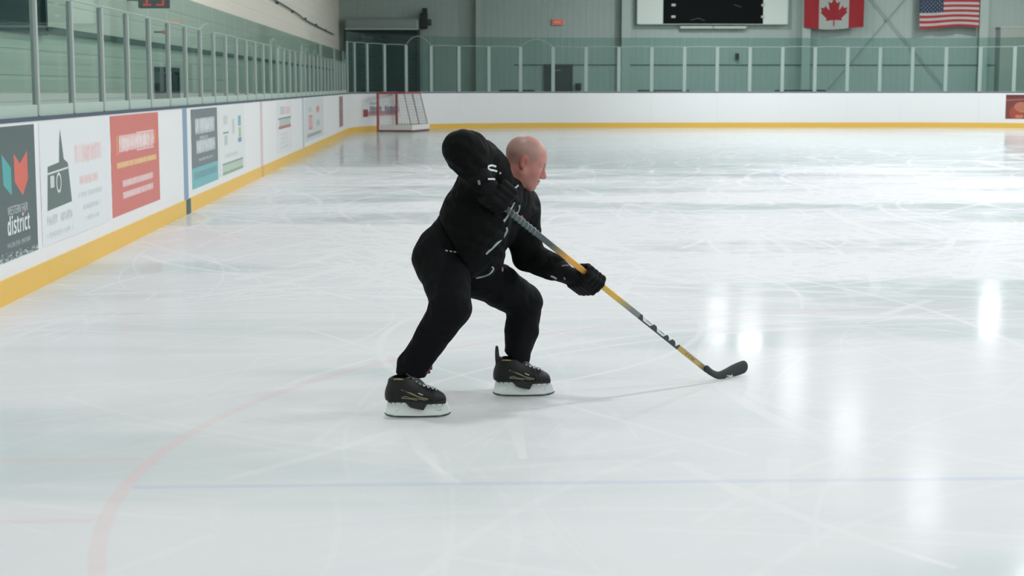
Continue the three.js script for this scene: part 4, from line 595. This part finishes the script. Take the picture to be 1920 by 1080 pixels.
// skates
function skate(px, pz, turn, lean, open, label) {
  const s = new THREE.Group(); s.name = 'skate'; s.userData.label = label; s.position.set(px, 0, pz); s.rotation.set(lean, turn, 0, 'YXZ'); person.add(s);
  const low = (x) => 0.078 - 0.03 * clamp(x + 0.02, 0, 0.2);
  const u = union([rc(V(-0.083, 0.115, 0), V(0.065, 0.087, 0), 0.047, 0.034), rc(V(0.065, 0.087, 0.004), V(0.097, 0.081, -0.004), 0.034, 0.03), rc(V(-0.08, 0.11, 0), V(-0.076, 0.19, 0), 0.046, 0.05), rc(V(-0.055, 0.152, 0), V(0.045, 0.092, 0), 0.044, 0.034), rc(V(-0.1, 0.09, 0), V(-0.098, 0.1, 0), 0.034, 0.034)], 0.035);
  const hollow = rc(V(-0.072, 0.16, 0), V(-0.066, 0.24, 0), 0.036, 0.046), f = field(u, u, (d, x, y, z) => { d = smax(d, low(x) - y, 0.006); d = smax(d, y - (0.186 - 0.25 * Math.max(0, -x - 0.09) - 0.2 * Math.max(0, x + 0.06)), 0.008); d = smax(d, -hollow(x, y, z), 0.004); const g = Math.abs(x - 0.066 + 0.2 * (y - 0.09)); return d + 0.0018 * Math.exp(-g * g / 8e-6); });
  const boot = mesh('boot', net(f, 0.0045, 0.01), K.boot, s, 'black boot');
  mesh('outsole', new THREE.ExtrudeGeometry((() => { const p = new THREE.Shape(); p.moveTo(-0.124, 0.083); p.lineTo(-0.124, 0.077); p.lineTo(-0.05, 0.075); p.lineTo(-0.03, 0.056); p.lineTo(0.026, 0.041); p.lineTo(0.04, 0.066); p.lineTo(0.122, 0.07); p.lineTo(0.124, 0.078); return p; })(), { depth: 0.06, bevelEnabled: true, bevelSize: 0.003, bevelThickness: 0.004, bevelSegments: 2 }).translate(0, 0, -0.03), K.sole, boot);
  const hs = new THREE.Shape(); hs.moveTo(-0.128, 0.063); [[-0.055, 0.063], [-0.046, 0.058], [-0.041, 0.044], [-0.03, 0.037], [0.0, 0.031], [0.024, 0.029], [0.033, 0.036], [0.038, 0.05], [0.05, 0.056], [0.124, 0.056], [0.131, 0.05], [0.14, 0.028], [0.136, 0.02], [0.1, 0.013], [0, 0.011], [-0.1, 0.013], [-0.134, 0.019], [-0.137, 0.025]].forEach(([x, y]) => hs.lineTo(x, y));
  for (const [cx, cyy, rx, ry] of [[-0.09, 0.032, 0.016, 0.006], [0.09, 0.03, 0.016, 0.005]]) { const hole = new THREE.Path(); hole.absellipse(cx, cyy, rx, ry, 0, 6.283); hs.holes.push(hole); }
  const hold = mesh('blade_holder', new THREE.ExtrudeGeometry(hs, { depth: 0.014, bevelEnabled: true, bevelSize: 0.0025, bevelThickness: 0.004, bevelSegments: 2, curveSegments: 10 }).translate(0, 0, -0.007).translate(0, -0.012, 0).scale(1, 1.27, 1).translate(0, 0.012, 0), K.holder, s, 'white blade holder');
  for (const [x0, x1, y] of [[-0.128, -0.052, 0.062], [0.044, 0.126, 0.056]]) mesh('mount_plate', rbox(x1 - x0, 0.01, 0.062, 0.004, (x0 + x1) / 2, (y - 0.012) * 1.27 + 0.008, 0), K.holder, hold); const riv = []; for (const x of [-0.115, -0.095, -0.07, 0.06, 0.085, 0.11]) riv.push(new THREE.CylinderGeometry(0.0035, 0.0035, 0.003, 8).rotateX(Math.PI / 2).translate(x, x < 0 ? 0.0715 : 0.064, 0.032)); mesh('rivet', riv, K.grey, hold);
  const bs = new THREE.Shape(); bs.moveTo(-0.146, 0.023); [[-0.138, 0.011], [-0.12, 0.004], [-0.08, 0.0005], [0, 0], [0.08, 0.0005], [0.122, 0.005], [0.141, 0.013], [0.149, 0.024], [0.14, 0.021], [0.1, 0.0145], [0, 0.0125], [-0.1, 0.0145], [-0.137, 0.021]].forEach(([x, y]) => bs.lineTo(x, y));
  mesh('blade', new THREE.ExtrudeGeometry(bs, { depth: 0.004, bevelEnabled: false }).translate(0, 0, -0.002), K.steel, s, 'steel blade');
  mesh('tongue', net(union([rc(V(-0.042, 0.202, -0.018), V(0.02, 0.145, -0.014), 0.009, 0.008), rc(V(-0.042, 0.202, 0.018), V(0.02, 0.145, 0.014), 0.009, 0.008), rc(V(-0.04, 0.204, 0), V(0.02, 0.148, 0), 0.011, 0.01)], 0.02), 0.004, 0.01), mat(lin('#3b4443'), 0.7), s);
  const laces = [], top = (x, y, z) => onto(f, [x + 0.08, y + 0.1, z, -0.62, -0.78, 0], 0.0012); for (let i = 0; i < 8; i++) { const t = i / 7, x = -0.05 + 0.1 * t, y = 0.19 - 0.085 * t, w = 0.029 - 0.006 * t; for (const d of [-1, 1]) laces.push(tube([top(x - 0.004, y, w * d), top(x, y, w * 0.55 * d), top(x + 0.004, y - 0.004, 0), top(x + 0.008, y - 0.007, -w * 0.55 * d), top(x + 0.01, y - 0.009, -w * d)], 0.0026, 5, 14)); }
  mesh('laces', laces, K.lace, s, 'white laces');
  const ray = (x, y) => [x, y, 0.12, 0, 0, -1], line = (pts, r, m) => mesh('side_print', seam(f, pts.map((p) => ray(...p)), r, -0.0005), m, boot);
  line([[-0.07, 0.135], [-0.03, 0.118], [0.01, 0.1], [0.048, 0.09], [0.04, 0.088]], 0.0028, K.gold); line([[-0.07, 0.1], [-0.05, 0.104], [-0.03, 0.096], [0.0, 0.093], [0.035, 0.087]], 0.0024, K.grey); line([[-0.066, 0.096], [-0.045, 0.095], [-0.02, 0.09], [0.0, 0.086]], 0.0022, K.gold); line([[0.005, 0.117], [0.015, 0.112], [0.025, 0.108]], 0.003, K.piping); line([[-0.1, 0.178], [-0.08, 0.18], [-0.06, 0.179]], 0.0028, K.gold);
  if (open) { const g = new THREE.Shape(); g.moveTo(-0.128, 0.15); g.quadraticCurveTo(-0.134, 0.2, -0.129, 0.235); g.quadraticCurveTo(-0.124, 0.243, -0.119, 0.232); g.lineTo(-0.115, 0.19); g.lineTo(-0.1, 0.182); g.lineTo(-0.1, 0.15); mesh('tendon_guard', new THREE.ExtrudeGeometry(g, { depth: 0.03, bevelEnabled: true, bevelSize: 0.002, bevelThickness: 0.003, bevelSegments: 2 }).translate(0, 0, -0.015), K.sole, s, 'tall black tendon guard'); }
  return s;
}
skate(-0.128, -7.0, 0.0, 0.0, false, 'skate on the near foot'); skate(0.362, -7.47, 0.0, 0, true, 'skate on the far foot');

// ---------------------------------------------------------------- the stick
{
  const t = thing('hockey_stick', 'black and yellow hockey stick held low in both gloves', 'hockey stick', stickTop.toArray()), L = stickHeel.distanceTo(stickTop);
  // local frame: x down the shaft, y across its broad side, z its thin side
  const side = V(0, 0, 1).addScaledVector(axis, -axis.z).normalize(), upv = new THREE.Vector3().crossVectors(side, axis); t.quaternion.setFromRotationMatrix(new THREE.Matrix4().makeBasis(axis, upv, side));
  const c = canvas(1024, 64), g = c.getContext('2d'), at = (f) => f * 1024; g.fillStyle = '#39444a'; g.fillRect(0, 0, 1024, 64);
  const bands = [[0, 0.1, '#333c3f'], [0.1, 0.3, '#4a5658'], [0.3, 0.42, '#d9a24a'], [0.42, 0.575, '#d8b04e'], [0.575, 0.66, '#7d8482'], [0.66, 0.85, '#33403f'], [0.85, 1.0, '#bfa35c']]; bands.forEach(([a, b, k]) => { g.fillStyle = k; g.fillRect(at(a), 0, at(b - a) + 1, 64); });
  const gr = g.createLinearGradient(at(0.26), 0, at(0.33), 0); gr.addColorStop(0, '#56605f'); gr.addColorStop(1, '#d9a24a'); g.fillStyle = gr; g.fillRect(at(0.26), 0, at(0.07), 64); const g2 = g.createLinearGradient(at(0.55), 0, at(0.62), 0); g2.addColorStop(0, '#d8b04e'); g2.addColorStop(1, '#83898a'); g.fillStyle = g2; g.fillRect(at(0.55), 0, at(0.07), 64); const g3 = g.createLinearGradient(at(0.95), 0, at(1), 0); g3.addColorStop(0, '#bfa35c'); g3.addColorStop(1, '#3a3f3c'); g.fillStyle = g3; g.fillRect(at(0.95), 0, at(0.05), 64);
  g.fillStyle = '#dfe5e4'; for (const [a, b] of [[0.668, 0.722], [0.735, 0.785], [0.793, 0.812], [0.825, 0.845]]) { g.beginPath(); g.moveTo(at(a), 0); g.lineTo(at(b), 0); g.lineTo(at(b - 0.008), 46); g.lineTo(at(a + 0.012), 46); g.fill(); } g.fillStyle = '#9aa4a2'; g.fillRect(at(0.69), 12, at(0.025), 12); g.fillRect(at(0.755), 12, at(0.02), 12);
  g.fillStyle = '#5a4a34'; g.font = 'bold 36px sans-serif'; g.fillText('CCM', at(0.885), 46, at(0.045)); g.fillStyle = '#8b9088'; g.fillRect(at(0.86), 0, at(0.12), 10);
  const sh = new RoundedBoxGeometry(L, 0.027, 0.02, 3, 0.005).translate(L / 2, 0, 0), uv = sh.attributes.uv, p = sh.attributes.position; for (let i = 0; i < p.count; i++) uv.setXY(i, p.getX(i) / L, clamp(0.5 + p.getY(i) / 0.027));
  mesh('shaft', sh, new THREE.MeshPhysicalMaterial({ map: canvasTex(c), roughness: 0.4 }), t);
  const sp = [], sq = []; for (let i = 0; i <= 160; i++) { const a = i / 160 * 2 * Math.PI * 9, x = 0.11 + i / 160 * 0.22; sp.push(V(x, Math.cos(a) * 0.0158, Math.sin(a) * 0.0118)); } mesh('grip_tape', tube(sp, 0.0018, 5, 320), mat(lin('#98a3a3'), 0.8), t, 'pale spiral of grip tape');
  mesh('end_knob', rbox(0.05, 0.04, 0.031, 0.01, 0.0, 0, 0), mat(lin('#2a3133'), 0.8), t);
  // blade: one smooth paddle from the shaft's end through the heel to the toe, its lower edge flat on the ice, curving away from the skater's side
  const base = V(1.38, 0, -7.858), dir = V(1.48, 0, -7.966).sub(base).setY(0).normalize(), nrm = V(-dir.z, 0, dir.x), inv = t.quaternion.clone().invert();
  const spine = new THREE.CatmullRomCurve3([V(-0.16, 0.078, 0), V(-0.13, 0.059, 0), V(-0.06, 0.031, 0), V(0, 0.029, 0), V(0.075, 0.036, 0), V(0.148, 0.045, 0)]).getPoints(26), pr = chain(spine, spine.map((p) => mixf(0.0165, 0.034, step(-0.12, 0.13, p.x))), 0.001);
  const bf = (x, y, z) => { const px = x - base.x, pz = z - base.z, s = px * dir.x + pz * dir.z, n = px * nrm.x + pz * nrm.z, off = 0.6 * Math.max(0, s) * Math.max(0, s), k = mixf(1.25, 2.9, step(-0.14, -0.02, s)); return smax(pr(s, y, (n - off) * k), 0.001 + 0.006 * step(0.1, 0.19, s) - y, 0.008) / k; };
  bf.lo = [base.x - 0.16, -0.01, base.z - 0.18]; bf.hi = [base.x + 0.2, 0.11, base.z + 0.16];
  const bg = net(bf, 0.0032, 0.0), local = new THREE.Matrix4().makeRotationFromQuaternion(inv).multiply(new THREE.Matrix4().makeTranslation(-stickTop.x, -stickTop.y, -stickTop.z)); bg.applyMatrix4(local);
  const bl = mesh('blade', bg, mat(new THREE.Color(0.012, 0.017, 0.018), 0.6, { bumpMap: weave, bumpScale: 0.0004 }), t, 'black taped blade');
  const snow = [], r = rng(77), sg = nrm.z < 0 ? 1 : -1; for (let i = 0; i < 60; i++) { const s = 0.005 + r() * 0.06, w = V(base.x + dir.x * s, 0.005 + r() * r() * 0.022, base.z + dir.z * s), h = onto(bf, [w.x - nrm.x * 0.05 * sg, w.y, w.z - nrm.z * 0.05 * sg, nrm.x * sg, 0, nrm.z * sg]), q = h.sub(stickTop).applyQuaternion(inv); snow.push(new THREE.IcosahedronGeometry(0.0012 + r() * 0.0022, 0).translate(q.x, q.y, q.z)); } mesh('snow_crumbs', snow, mat(lin('#dde5e4'), 0.8), bl, 'snow clinging to the blade').userData.kind = 'stuff';
}

renderer.render(scene, camera);
